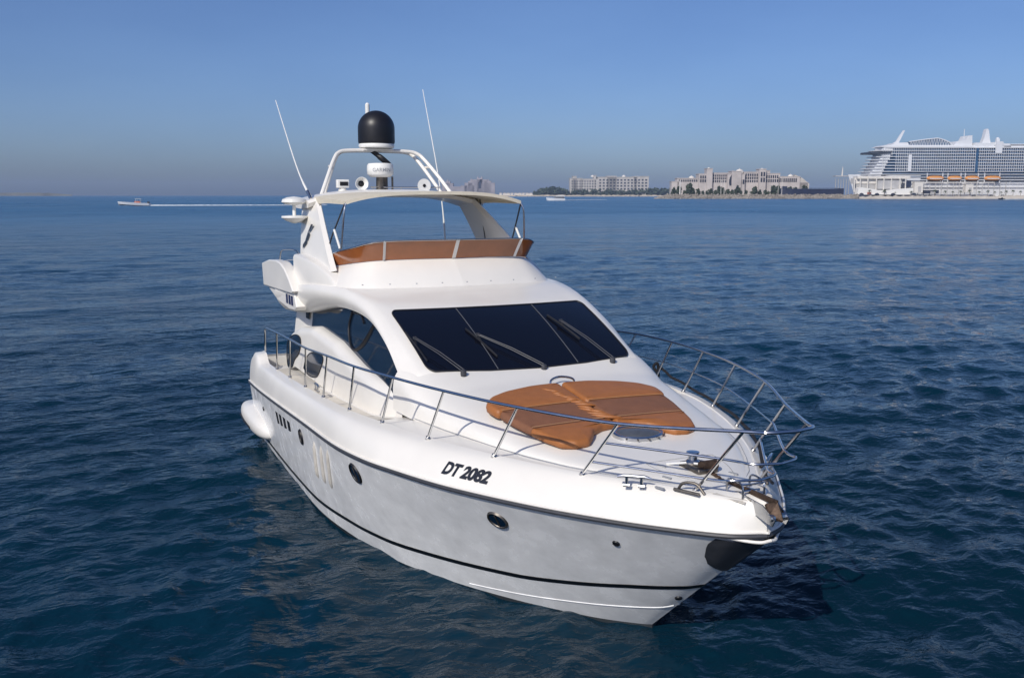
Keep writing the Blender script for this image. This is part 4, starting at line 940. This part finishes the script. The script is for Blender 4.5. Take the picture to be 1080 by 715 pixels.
# far wood, read as one mass
b = MB()
for _ in range(90):
    px = g.uniform(567, 598); e_ = 1 - abs((px - 582) / 17) ** 3; h = (203.5 - 195.2) * kz(3350) * max(.25, e_) * g.uniform(.75, 1.05); c_ = crown_mesh(g, 60, 16, 16, h * .5, 5.); p = np.array(at(px, 3350 + g.uniform(0, 60), 5 + h * .5)); b.add([np.array(v) + p for v in c_.v], c_.f)
for _ in range(40):
    px = g.uniform(684, 704); h = (203.5 - 196.5) * kz(3350) * g.uniform(.6, 1.0); c_ = crown_mesh(g, 60, 14, 14, h * .5, 5.); p = np.array(at(px, 3350 + g.uniform(0, 60), 5 + h * .5)); b.add([np.array(v) + p for v in c_.v], c_.f)
for _ in range(70):
    px = g.uniform(604, 682); h = g.uniform(8, 22); c_ = crown_mesh(g, 40, 12, 12, h * .5, 4.); p = np.array(at(px, 3340 + g.uniform(0, 30), 5 + h * .5)); b.add([np.array(v) + p for v in c_.v], c_.f)
wood = b.build('far_wood', B['leaf'], fix=False); tag(wood, 'dark wood along the far shore around the blocky hotel', 'wood', kind='stuff')
# palms on the quay
def palm(px, D, h, label, group):
    t = thing('palm_tree', label, 'palm', at(px, D, 3.4), 0, group); b = MB(); b.tube([(0, 0, -1), (.15, .1, h * .5), (0, 0, h)], [.32, .26, .2], 6); sub('trunk', b, B['trunk'], t); b = MB()
    for i in range(22):
        a = i * 2.4; L = h * g.uniform(.28, .42); up = g.uniform(-.1, .9); pts = [np.array((cos(a) * L * u, sin(a) * L * u, h + L * (up * u - 1.1 * u * u))) for u in np.linspace(0, 1, 5)]; sd_ = np.array((-sin(a), cos(a), 0))
        b.grid(np.stack([np.array(pts) - sd_ * (.12 * L) * np.sin(np.linspace(.3, 3, 5))[:, None], np.array(pts) + np.array([0, 0, .05 * L]), np.array(pts) + sd_ * (.12 * L) * np.sin(np.linspace(.3, 3, 5))[:, None]], 1))
    sub('crown', b, B['palm'], t, fix=False); return t
pq = palm(917, 1238, 7.5, 'palm tree standing on the quay before the cruise ship', 'palms on the quay')
for px in (932, 943, 961, 986, 996, 1004, 1013, 1022, 1033, 1041, 1049, 1055, 1061, 1069, 1077, 1090): copy_tree(pq, at(px + g.uniform(-1, 1), 1238 + g.uniform(-3, 8), 3.4), rz=g.uniform(0, 6), scale=g.uniform(.7, 1.05))
ph_ = palm(735, 1390, 9.5, 'palm tree standing among the dark trees before the domed hotel', 'palms before the domed hotel')
for px in (722, 748, 757, 771, 792, 811, 826, 838, 846, 858, 877): copy_tree(ph_, at(px, 1390 + g.uniform(-8, 8), 2.), rz=g.uniform(0, 6), scale=g.uniform(.7, 1.1))

# posts and beacons on the breakwater
def post(px, top, D, r, label, group=None, base=4.):
    h = hz(top, D) - base; t = thing('lamp_post', label, 'lamp post', at(px, D, base), RZ, group); b = MB(); b.lathe([(r * 1.6, -1), (r * 1.5, .6), (r, .8), (r * .7, h)], (0, 0, 0), 8); sub('pole', b, B['domew'], t); b = MB(); b.box((.5, 0, h + .1), (1.6, .5, .35)); sub('lamp_head', b, B['domew'], t); return t
for px, top, r, lb in ((717, 190.5, .85, 'thick white beacon post at the seaward end of the breakwater'), (760.2, 190.6, .28, 'left one of the two tall white posts close together on the breakwater'), (763.6, 190.2, .28, 'right one of the two tall white posts close together on the breakwater'), (824.4, 189, .3, 'tall white post at the left end of the dark barge'), (820.5, 193.5, .25, 'shorter white post left of the dark barge')):
    post(px, top, D1 + 2, r, lb)
# white sail-shaped tower on a podium
tw = thing('sail_tower', 'white sail shaped mast on a grey pavilion left of the cruise ship', 'tower', at(887, 1300), RZ); k4 = kx(1300)
b = MB(); b.prism([(-.55 * k4, 0, hz(185.5, 1300)), (.75 * k4, 0, hz(185.5, 1300)), (.85 * k4, 0, hz(178, 1300)), (.45 * k4, 0, hz(176, 1300))], (0, 1.2, 0)); sub('sail', b, B['domew'], tw)
b = MB()
for x in (-6, -3, 0, 3, 6, 9): b.box((x * 1.2, 3, hz(196, 1300) / 2 + 4), (.7, .7, hz(186, 1300) - 2))
b.box((2, 4, hz(186, 1300)), (22, 10, 1.2)); sub('pavilion', b, B['concrete'], tw, fix=False)
# dark barge moored behind the breakwater
bg_ = thing('barge', 'long dark blue barge moored behind the breakwater right of the domed hotel', 'barge', at(823, 1262), RZ); k5 = kx(1262); L = 66 * k5
b = MB(); rows = []
for u in np.linspace(0, 1, 15):
    hw = 5.5 * min(1, .35 + u * 6, .5 + (1 - u) * 8); zt_ = hz(199.6, 1262) + .9 * (abs(2 * u - 1) ** 3); rows.append([(u * L, -hw, zt_), (u * L, -hw * .85, 0), (u * L, hw * .85, 0), (u * L, hw, zt_)])
b.grid(rows, cv=True, capu=True); sub('hull', b, B['bargeblue'], bg_, ang=30)
b = MB(); b.box((L * .06, 0, hz(197.8, 1262) - .6), (6, 6, 4)); sub('wheelhouse', b, B['bargeblue'], bg_)
b = MB(); b.box((L * .5, -5, hz(198.6, 1262) - .2), (L * .86, .4, .4)); b.box((L * .5, -5, hz(198.6, 1262) - 1.2), (L * .86, .3, .3))
for u in np.linspace(.08, .92, 14): b.box((L * u, -5, hz(199.2, 1262) - .2), (.35, .35, 2.4))
sub('deck_rail', b, B['bargeblue'], bg_, fix=False)

# ------------------------------------------------------------------ cruise ship
Ds = 1270.; ks = kx(Ds); ship = thing('cruise_ship', 'huge white cruise ship with blue glass balconies moored behind the quay', 'cruise ship', at(900, Ds), RZ)
def XS(px): return (px - 900) * ks
def ZS(py): return hz(py, Ds)
PX1 = 1178; BY = 38.   # stern column, beam in metres
b = MB(); rows = []
for u in np.linspace(0, 1, 30):
    x = XS(898.5) + u * (XS(PX1) - XS(898.5)); f = min(1., (u * 7) ** .6); hw = max(.4, BY / 2 * f); zt_ = ZS(184 + 1.2 * min(1, u * 6)); rk = (1 - u) ** 6 * 12
    rows.append([(x, BY / 2 - hw, zt_), (x + rk * .5, BY / 2 - hw * .92, zt_ * .5), (x + rk, BY / 2 - hw * .7, -.5), (x + rk, BY / 2 + hw * .7, -.5), (x + rk * .5, BY / 2 + hw * .92, zt_ * .5), (x, BY / 2 + hw, zt_)])
b.grid(rows, cv=True, capu=True); sub('hull', b, B['shipwhite'], ship, ang=30)
decks = [(187.5, 905.5, 1178, 0), (184.4, 907.5, 1178, 0), (181.4, 910.0, 1178, 0), (178.3, 912.2, 1176, 0), (175.2, 914.2, 1174, 0), (172.1, 916.0, 1172, 0), (169.0, 917.5, 1170, 0), (165.9, 918.6, 1168, 0), (162.8, 919.4, 1166, 0), (159.6, 920.5, 1164, 0), (156.6, 927, 1160, 0)]
for i, (py, p0, p1, _) in enumerate(decks):   # white slab and the recessed glazing above it
    front_white = np.interp(py, [156, 188], [941, 928]); y0 = 0.0
    b = MB(); x0, x1 = XS(p0), XS(p1); z = ZS(py)
    b.prism([(x0 + 6, BY - 1, z), (x0 + 1, BY * .5 + 8, z), (x0, BY / 2, z), (x0 + 1, BY * .5 - 8, z), (x0 + 6, 1, z), (x0 + 14, -.8, z), (x1, -.8, z), (x1, BY, z)], (0, 0, .7)); sub('deck_slab', b, B['shipwhite'], ship)
    if i < len(decks) - 1:
        z2 = ZS(decks[i + 1][0]); b = MB(); gx0 = XS(p0) + 14; gx1 = XS(front_white) + i * 0
        b.box(((XS(front_white) + x1) / 2, BY / 2 + .8, (z + .95 + z2) / 2), (x1 - XS(front_white), BY - 1.6, z2 - z - .95)); sub('balcony_glazing', b, B['shipglass'] if i > 1 else B['shipdark'], ship)
        b = MB(); xa = x0 + 4 + (3.2 if i < 9 else 3); b.prism([(xa + 5, BY - 3, z + .95), (xa, BY / 2, z + .95), (xa + 5, 2, z + .95), (XS(front_white) - .1, .6, z + .95), (XS(front_white) - .1, BY - 3, z + .95)], (0, 0, z2 - z - .95)); sub('forward_house', b, B['shipwhite'] if i not in (8,) else B['shipdark'], ship)
        b = MB(); b.box(((XS(front_white) + x1) / 2, -.62, z + 1.5), (x1 - XS(front_white), .12, .9)); sub('balcony_rail', b, B['shipglass'], ship)
b = MB()
for px in np.arange(929, 1176, 2.3):
    zlo = ZS(np.interp(px, [928, 941], [181.4, 162])) if px < 941 else ZS(181.4); b.box((XS(px), 0, (zlo + ZS(156.8)) / 2), (.34, 1.5, ZS(156.8) - zlo))
pt = sub('balcony_partition', b, B['shipwhite'], ship, fix=False); pt['kind'] = 'stuff'
for a0, a1, p0, p1 in ((955.5, 959, 163.5, 181), (1026.0, 1028.5, 157, 182)):
    b = MB(); b.box(((XS(a0) + XS(a1)) / 2, -.6, (ZS(p0) + ZS(p1)) / 2), (XS(a1) - XS(a0), 1.4, ZS(p0) - ZS(p1))); sub('facade_bay', b, B['shipwhite'] if a0 < 1000 else B['shipglass'], ship)
b = MB(); b.box((XS(926.5), BY / 2, (ZS(160) + ZS(163)) / 2), (XS(937) - XS(916.5), BY + 3, ZS(160.6) - ZS(162.8))); sub('bridge', b, B['shipdark'], ship, bevel=.6)
b = MB(); b.prism([(XS(926), 3, ZS(155.6)), (XS(1026), 3, ZS(155.6)), (XS(1026), 3, ZS(153.8)), (XS(932), 3, ZS(153.4))], (0, 32, 0)); b.prism([(XS(938), 6, ZS(153.6)), (XS(958), 6, ZS(153.6)), (XS(956), 6, ZS(150.5)), (XS(944), 6, ZS(151))], (0, 26, 0)); sub('sun_deck', b, B['shipwhite'], ship)
b = MB()   # glazed truss roof
b.prism([(XS(957), 6, ZS(154)), (XS(1003), 6, ZS(153.8)), (XS(1000), 6, ZS(150.5)), (XS(994), 6, ZS(148.0)), (XS(987), 6, ZS(146.2)), (XS(975), 6, ZS(147.4)), (XS(957), 6, ZS(150))], (0, 24, 0)); sub('pool_roof', b, B['shipglass'], ship)
b = MB()
tp_ = [(957, 150), (975, 147.4), (987, 146.2), (994, 148), (1000, 150.5), (1003, 153.8)]
b.tube([(XS(a), 5.4, ZS(c_)) for a, c_ in tp_], .7, 6); b.tube([(XS(a), 5.4, ZS(153.8)) for a in (957, 1003)], .6, 6)
for i, px in enumerate(np.arange(958, 1000, 2.7)):
    top = np.interp(px, [957, 975, 987, 994, 1000], [150, 147.4, 146.2, 148, 150.5]); b.tube([(XS(px), 5.3, ZS(153.8)), (XS(px + 1.4), 5.3, ZS(top))], .32, 5); b.tube([(XS(px + 2.8), 5.3, ZS(153.8)), (XS(px + 1.4), 5.3, ZS(top))], .32, 5)
sub('roof_truss', b, B['shipwhite'], ship, fix=False)
b = MB(); b.prism([(XS(944), 18, ZS(151)), (XS(950), 18, ZS(151)), (XS(952.5), 18, ZS(146)), (XS(956.2), 18, ZS(137.6)), (XS(954.8), 18, ZS(137.4)), (XS(950.5), 18, ZS(144)), (XS(947.8), 18, ZS(149))], (0, 3, 0)); sub('raked_mast', b, B['shipwhite'], ship)
b = MB(); b.prism([(XS(1004), 6, ZS(154)), (XS(1024), 6, ZS(154)), (XS(1023.4), 6, ZS(143.2)), (XS(1019), 6, ZS(143.6)), (XS(1017), 6, ZS(148.2)), (XS(1008), 6, ZS(149.4))], (0, 22, 0)); b.tube([(XS(1018), 15, ZS(149)), (XS(1018), 15, ZS(136.4))], .45, 6); sub('funnel', b, B['shipwhite'], ship)
b = MB(); b.prism([(XS(1024), 2, ZS(158)), (XS(1064), 2, ZS(158)), (XS(1062), 2, ZS(152)), (XS(1026), 2, ZS(151))], (0, 30, 0)); sub('aft_house', b, B['shipwhite'], ship)
b = MB(); b.prism([(XS(1036.5), 12, ZS(151)), (XS(1045.5), 12, ZS(151)), (XS(1044.2), 12, ZS(146)), (XS(1043), 12, ZS(138)), (XS(1041.5), 12, ZS(136)), (XS(1040), 12, ZS(137)), (XS(1038.6), 12, ZS(145))], (0, 8, 0)); sub('tall_funnel', b, B['shipwhite'], ship)
b = MB(); b.box(((XS(1046.5) + XS(1053)) / 2, 0, (ZS(150) + ZS(162)) / 2), (XS(1053) - XS(1046.5), 3, ZS(150) - ZS(162))); b.box((XS(1050), 10, ZS(152)), (XS(1055.5) - XS(1046), 18, 4)); b.lathe([(.3, -3)] + [(2.6 * ks * .62 * cos(a), 2.2 * ks * .62 * sin(a)) for a in np.linspace(-1.5, 1.5, 11)], (XS(1051), 8, ZS(146.6)), 14); b.box((XS(1051), 8, ZS(149)), (4, 4, 6)); sub('radar_tower', b, B['shipwhite'], ship)
b = MB(); b.box(((XS(1056) + XS(1160)) / 2, BY / 2, ZS(155)), (XS(1160) - XS(1056), BY - 4, 2.2)); b.box(((XS(1064) + XS(1160)) / 2, BY / 2, ZS(152.6)), (XS(1160) - XS(1064), BY - 10, 1.)); sub('aft_deck', b, B['shipwhite'], ship)
b = MB(); b.box(((XS(970) + XS(PX1)) / 2, .2, (ZS(184.8) + ZS(192)) / 2), (XS(PX1) - XS(970), 1.2, ZS(184.8) - ZS(192))); sub('promenade_recess', b, B['shipdark'], ship)
for py in (190, 193.5, 197):
    b = MB(); b.box(((XS(930) + XS(PX1)) / 2, -.5, ZS(py)), (XS(PX1) - XS(930), .8, .9)); sub('hull_band', b, B['shipwhite'], ship)
lb = None
for i, (p0, p1) in enumerate(((976, 994.5), (998, 1013.5), (1016.2, 1031.8), (1036.5, 1054.5))):
    lab = ['leftmost orange lifeboat hung on the cruise ship side', 'second orange lifeboat from the left on the cruise ship side', 'third orange lifeboat from the left on the cruise ship side', 'rightmost and longest orange lifeboat on the cruise ship side'][i]
    t = thing('lifeboat', lab, 'lifeboat', at((p0 + p1) / 2, Ds - 6), RZ, 'lifeboats on the cruise ship'); Lb = (p1 - p0) * ks; b = MB(); rows = []
    for u in np.linspace(0, 1, 17):
        s_ = (1 - abs(2 * u - 1) ** 3.2) ** .5 if 0 < u < 1 else .02; rows.append([((u - .5) * Lb, 2.6 * s_ * cos(a), ZS(188.3) + 3.4 * s_ * sin(a) * (.9 if a < pi else .85)) for a in np.linspace(0, 2 * pi, 16, endpoint=False)])
    b.grid(rows, cv=True, capu=True); sub('canopy', b, B['orange'], t, ang=50)
    b = MB(); b.box((0, -2.4, ZS(188.6)), (Lb * .7, .5, 1.0)); sub('window_band', b, B['shipwhite'], t)
    for s_ in (-.44, .44): b = MB(); b.box((Lb * s_, 1.5, ZS(188)), (.9, 1.2, 13)); sub('davit', b, B['shipwhite'], t)
# terminal, tent and sheds on the quay
k6 = kx(1245); te = thing('terminal_tent', 'long white tent pavilion with a peaked left end on the quay below the ship bow', 'tent', at(904, 1243), RZ)
def XT(px): return (px - 904) * k6
def ZT(py): return hz(py, 1243)
b = MB(); b.prism([(XT(904), 0, ZT(205.5)), (XT(963), 0, ZT(205.5)), (XT(963), 0, ZT(198.4)), (XT(950), 0, ZT(199.3)), (XT(936), 0, ZT(200.6)), (XT(926), 0, ZT(200.6)), (XT(914), 0, ZT(198.6)), (XT(908), 0, ZT(197.8)), (XT(905), 0, ZT(199))], (0, 14, 0)); sub('canopy', b, B['tent'], te)
for px in (908.5, 924.8, 941.8, 963.8):
    b = MB(); b.prism([(XT(px - 2.6), -.3, ZT(205.6)), (XT(px + 2.6), -.3, ZT(205.6)), (XT(px + 1.7), -.3, ZT(204.2)), (XT(px), -.3, ZT(203.6)), (XT(px - 1.7), -.3, ZT(204.2))], (0, .5, 0)); sub('doorway', b, B['win'], te)
b = MB(); b.box((XT(916.5), -.3, ZT(204)), (5, .4, 2.6)); sub('red_banner', b, B['red'], te)
tb = thing('terminal_building', 'grey and white flat roofed terminal building with tall bays behind the tent', 'terminal', at(902, 1250), RZ)
b = MB(); b.box((XT(934), 10, ZT(187.2)), (XT(957) - XT(901), 16, 3.4)); b.box((XT(929), 12, ZT(191)), (XT(955) - XT(904), 12, 7)); sub('roof_slab', b, B['domew'], tb)
b = MB(); b.box((XT(930), 12, ZT(196)), (XT(953) - XT(906), 10, ZT(192) - ZT(202))); b.box((XT(940), 8, ZT(195)), (XT(952) - XT(927), 12, ZT(191.5) - ZT(200.5))); sub('wall', b, B['concrete'], tb)
for px in (903, 909, 917, 926, 934, 942, 951, 957):
    b = MB(); b.box((XT(px), 1.5, ZT(195)), (1.1, 1.1, ZT(188) - ZT(204))); sub('column', b, B['domew'], tb)
b = MB(); b.box((XT(960.3), 2, ZT(194)), (6.4, 2, ZT(190.5) - ZT(197))); sub('dark_screen', b, B['bargeblue'], tb)
for i, (p0, p1, t_, b_, m_, lab) in enumerate(((964, 973, 192, 203.5, 'domew', 'white box kiosk between the tent and the glazed shed'), (974.5, 990, 200.8, 204.4, 'win', 'low dark glazed shed on the quay under the leftmost lifeboat'), (1018, 1026, 194.5, 203, 'domew', 'white square kiosk on the quay below the third lifeboat'))):
    sh = thing('quay_shed', lab, 'shed', at((p0 + p1) / 2, 1246), RZ); b = MB(); w_ = (p1 - p0) * k6; b.box((0, 4, (ZT(t_) + ZT(b_)) / 2), (w_, 8, ZT(t_) - ZT(b_))); sub('wall', b, B[m_], sh); b = MB(); b.box((0, 4, ZT(t_) + .25), (w_ + 1.2, 9, .5)); sub('roof', b, B['domew'], sh); b = MB(); b.box((w_ * .1, -.15, (ZT(t_) + 2 * ZT(b_)) / 3), (w_ * .35, .3, (ZT(t_) - ZT(b_)) * .5)); sub('door', b, B['concrete'], sh)
gw = thing('quay_gangway', 'covered white gangway frame standing along the ship side on the quay', 'gangway', at(1000, 1252), RZ)
b = MB(); b.box((0, 2, ZT(192.5)), (XT(1062) - XT(966), 3, 1.0)); b.box((0, 2, ZT(196.2)), (XT(1060) - XT(968), 3, .6)); sub('walkway', b, B['domew'], gw)
for px in np.linspace(968, 1061, 16):
    b = MB(); b.box((XT(px) - XT(1000), 1, (ZT(192) + 3.4) / 2), (.7, .7, ZT(192) - 3.4)); sub('post', b, B['concrete'], gw)
for i, px in enumerate((990.5, 1008, 1015, 1030, 1064, 1072)):
    post(px, 191 + (i % 3), 1240, .16, 'slim pale lamp post on the quay before the ship', 'lamp posts on the quay', base=3.4)
# small vehicles on the quay
def car(px, lab=None):
    t = thing('parked_car', lab or 'dark parked car on the quay edge before the ship', 'car', at(px, 1237, 3.55), RZ, 'cars parked on the quay')
    b = MB(); b.prism([(-2.3, 0, .35), (2.3, 0, .35), (2.3, 0, .85), (1.4, 0, .98), (.9, 0, 1.5), (-1.2, 0, 1.55), (-2.1, 0, 1.0), (-2.3, 0, .9)], (0, 1.8, 0)); sub('body', b, B['asph'], t, bevel=.06)
    for x in (-1.4, 1.4):
        for y in (-.02, 1.6):
            b = MB(); b.tube([(x, y, .34), (x, y + .2, .34)], .34, 12); sub('wheel', b, M['rubber'], t)
    return t
c0 = car(981)
for px in (994, 1009, 1027.5, 1046, 1058): copy_tree(c0, at(px, 1237 + g.uniform(0, 3), 3.55))

# ------------------------------------------------------------------ small craft
def foam(name, p0, p1, D0, D1_, w0, w1, label, seed):
    g = np.random.default_rng(seed); b = MB(); n = 160; rows = []
    for u in np.linspace(0, 1, n):
        p = np.array(at(p0 + (p1 - p0) * u, D0 + (D1_ - D0) * u)); wd = (w0 + (w1 - w0) * u) * g.uniform(.55, 1.1); fw = np.array(FWD); hgt = .10 + .25 * (1 - u) + g.uniform(0, .12)
        rows.append([p - fw * wd + np.array([0, 0, -.15]), p - fw * wd * .4 + np.array([0, 0, hgt * g.uniform(.5, 1)]), p + np.array([0, 0, hgt]), p + fw * wd * .5 + np.array([0, 0, hgt * g.uniform(.4, 1)]), p + fw * wd + np.array([0, 0, -.15])])
    b.grid(rows); return tag(b.build(name, B['foam'], ang=80), label, 'wake', kind='stuff')
Dsb = 420.; k7 = kx(Dsb); sb = thing('speedboat', 'small open white speedboat with dark bow racing left on the horizon', 'speedboat', at(123.5, Dsb), RZ)
b = MB(); rows = []; L = 34 * k7
for u in np.linspace(0, 1, 16):
    hw = 1.7 * min(1, (u * 2.6) ** .6 + .03); z0 = .15 + .75 * (1 - u) ** 2; z1 = 1.1 + .75 * (1 - u) ** 1.5; rows.append([(u * L, -hw, z1), (u * L + .3, -hw * .75, z0), (u * L + .3, 0, z0 - .35), (u * L + .3, hw * .75, z0), (u * L, hw, z1)])
b.grid(rows, cv=True, capu=True); sub('hull', b, B['shipwhite'], sb, ang=40)
b = MB(); b.prism([(.5, -1.0, .62), (3.4, -1.66, .35), (4.4, -1.70, .30), (3.2, -1.60, .18), (1.2, -1.0, .30)], (0, -.12, 0)); sub('bow_patch', b, B['asph'], sb)
b = MB(); b.box((L * .62, 0, 1.5), (2.4, 1.2, 1.0)); sub('console', b, B['red'], sb); b = MB(); b.box((L * .66, 0, 3.0), (2.6, 1.8, .10))
for x in (-1, 1):
    for y in (-.8, .8): b.tube([(L * .66 + x, y, 1.2), (L * .66 + x, y, 3.0)], .05, 5)
sub('t_top', b, B['domew'], sb)
b = MB(); b.box((L * .96, 0, 1.3), (.7, 1.2, 1.0)); sub('outboard', b, B['asph'], sb)
foam('wake', 157, 345, Dsb, Dsb + 25, 2.2, 4.5, 'long white foam wake trailing to the right behind the racing speedboat', 3)
Dm = 820.; k8 = kx(Dm); mb = thing('motorboat', 'small white cabin motorboat with dark windows right of the bimini', 'motorboat', at(576, Dm), RZ); L = 20 * k8
b = MB(); rows = []
for u in np.linspace(0, 1, 16):
    hw = 2.3 * min(1, (u * 2.4) ** .6 + .02); rows.append([(u * L, -hw, 2.5 - .7 * u), (u * L + .6 * (1 - u), -hw * .8, 0), (u * L + .6, 0, -.4), (u * L + .6 * (1 - u), hw * .8, 0), (u * L, hw, 2.5 - .7 * u)])
b.grid(rows, cv=True, capu=True); sub('hull', b, B['shipwhite'], mb, ang=40)
b = MB(); b.prism([(L * .38, -1.6, 1.9), (L * .96, -1.6, 1.8), (L * .96, -1.6, 3.4), (L * .5, -1.6, 3.4)], (0, 3.2, 0)); sub('cabin', b, B['shipdark'], mb)
b = MB(); b.box((L * .74, 0, 3.65), (L * .5, 3.6, .5)); sub('roof', b, B['shipwhite'], mb)
b = MB(); b.prism([(L * .55, -1.2, 3.9), (L * .92, -1.2, 3.9), (L * .92, -1.2, 5.0), (L * .62, -1.2, 4.9)], (0, 2.4, 0)); sub('upper_helm', b, B['stone'], mb)
foam('wake', 588, 640, Dm + 18, Dm + 160, 1.2, 1.5, 'faint pale wake line behind the small cabin motorboat', 4)
De = 1030.; sk = thing('skiff', 'small dark skiff speeding past the quay below the rightmost lifeboat', 'skiff', at(1053, De), RZ); b = MB(); L = 7 * kx(De); rows = []
for u in np.linspace(0, 1, 10):
    hw = 1.2 * min(1, (u * 2.5) ** .6 + .03); rows.append([(u * L, -hw, 1.5 - .4 * u), (u * L + .3, 0, -.2), (u * L, hw, 1.5 - .4 * u)])
b.grid(rows, cv=True, capu=True); sub('hull', b, B['asph'], sk); b = MB(); b.box((L * .6, 0, 1.6), (1.6, 1, .9)); sub('console', b, B['shipdark'], sk)
foam('wake', 1058, 1092, De, De + 6, 1.6, 2.2, 'short white wake behind the small skiff near the quay', 6)

# ------------------------------------------------------------------ haze over the sea
def make_haze():
    b = MB(); c_ = Vector((CAM.x, CAM.y, 0)); b.box((c_.x, c_.y, 57.), (18600, 18600, 120.))
    m = bpy.data.materials.new('sea_haze'); m.use_nodes = True; n = m.node_tree.nodes; l = m.node_tree.links
    n.remove(n['Principled BSDF']); v = n.new('ShaderNodeVolumePrincipled'); v.inputs['Color'].default_value = (.55, .70, 1.0, 1); v.inputs['Density'].default_value = .00007; v.inputs['Anisotropy'].default_value = 0.
    l.new(v.outputs[0], n['Material Output'].inputs['Volume'])
    o = b.build('haze', m); o['kind'] = 'stuff'; o['label'] = 'thin blue sea haze'
make_haze()
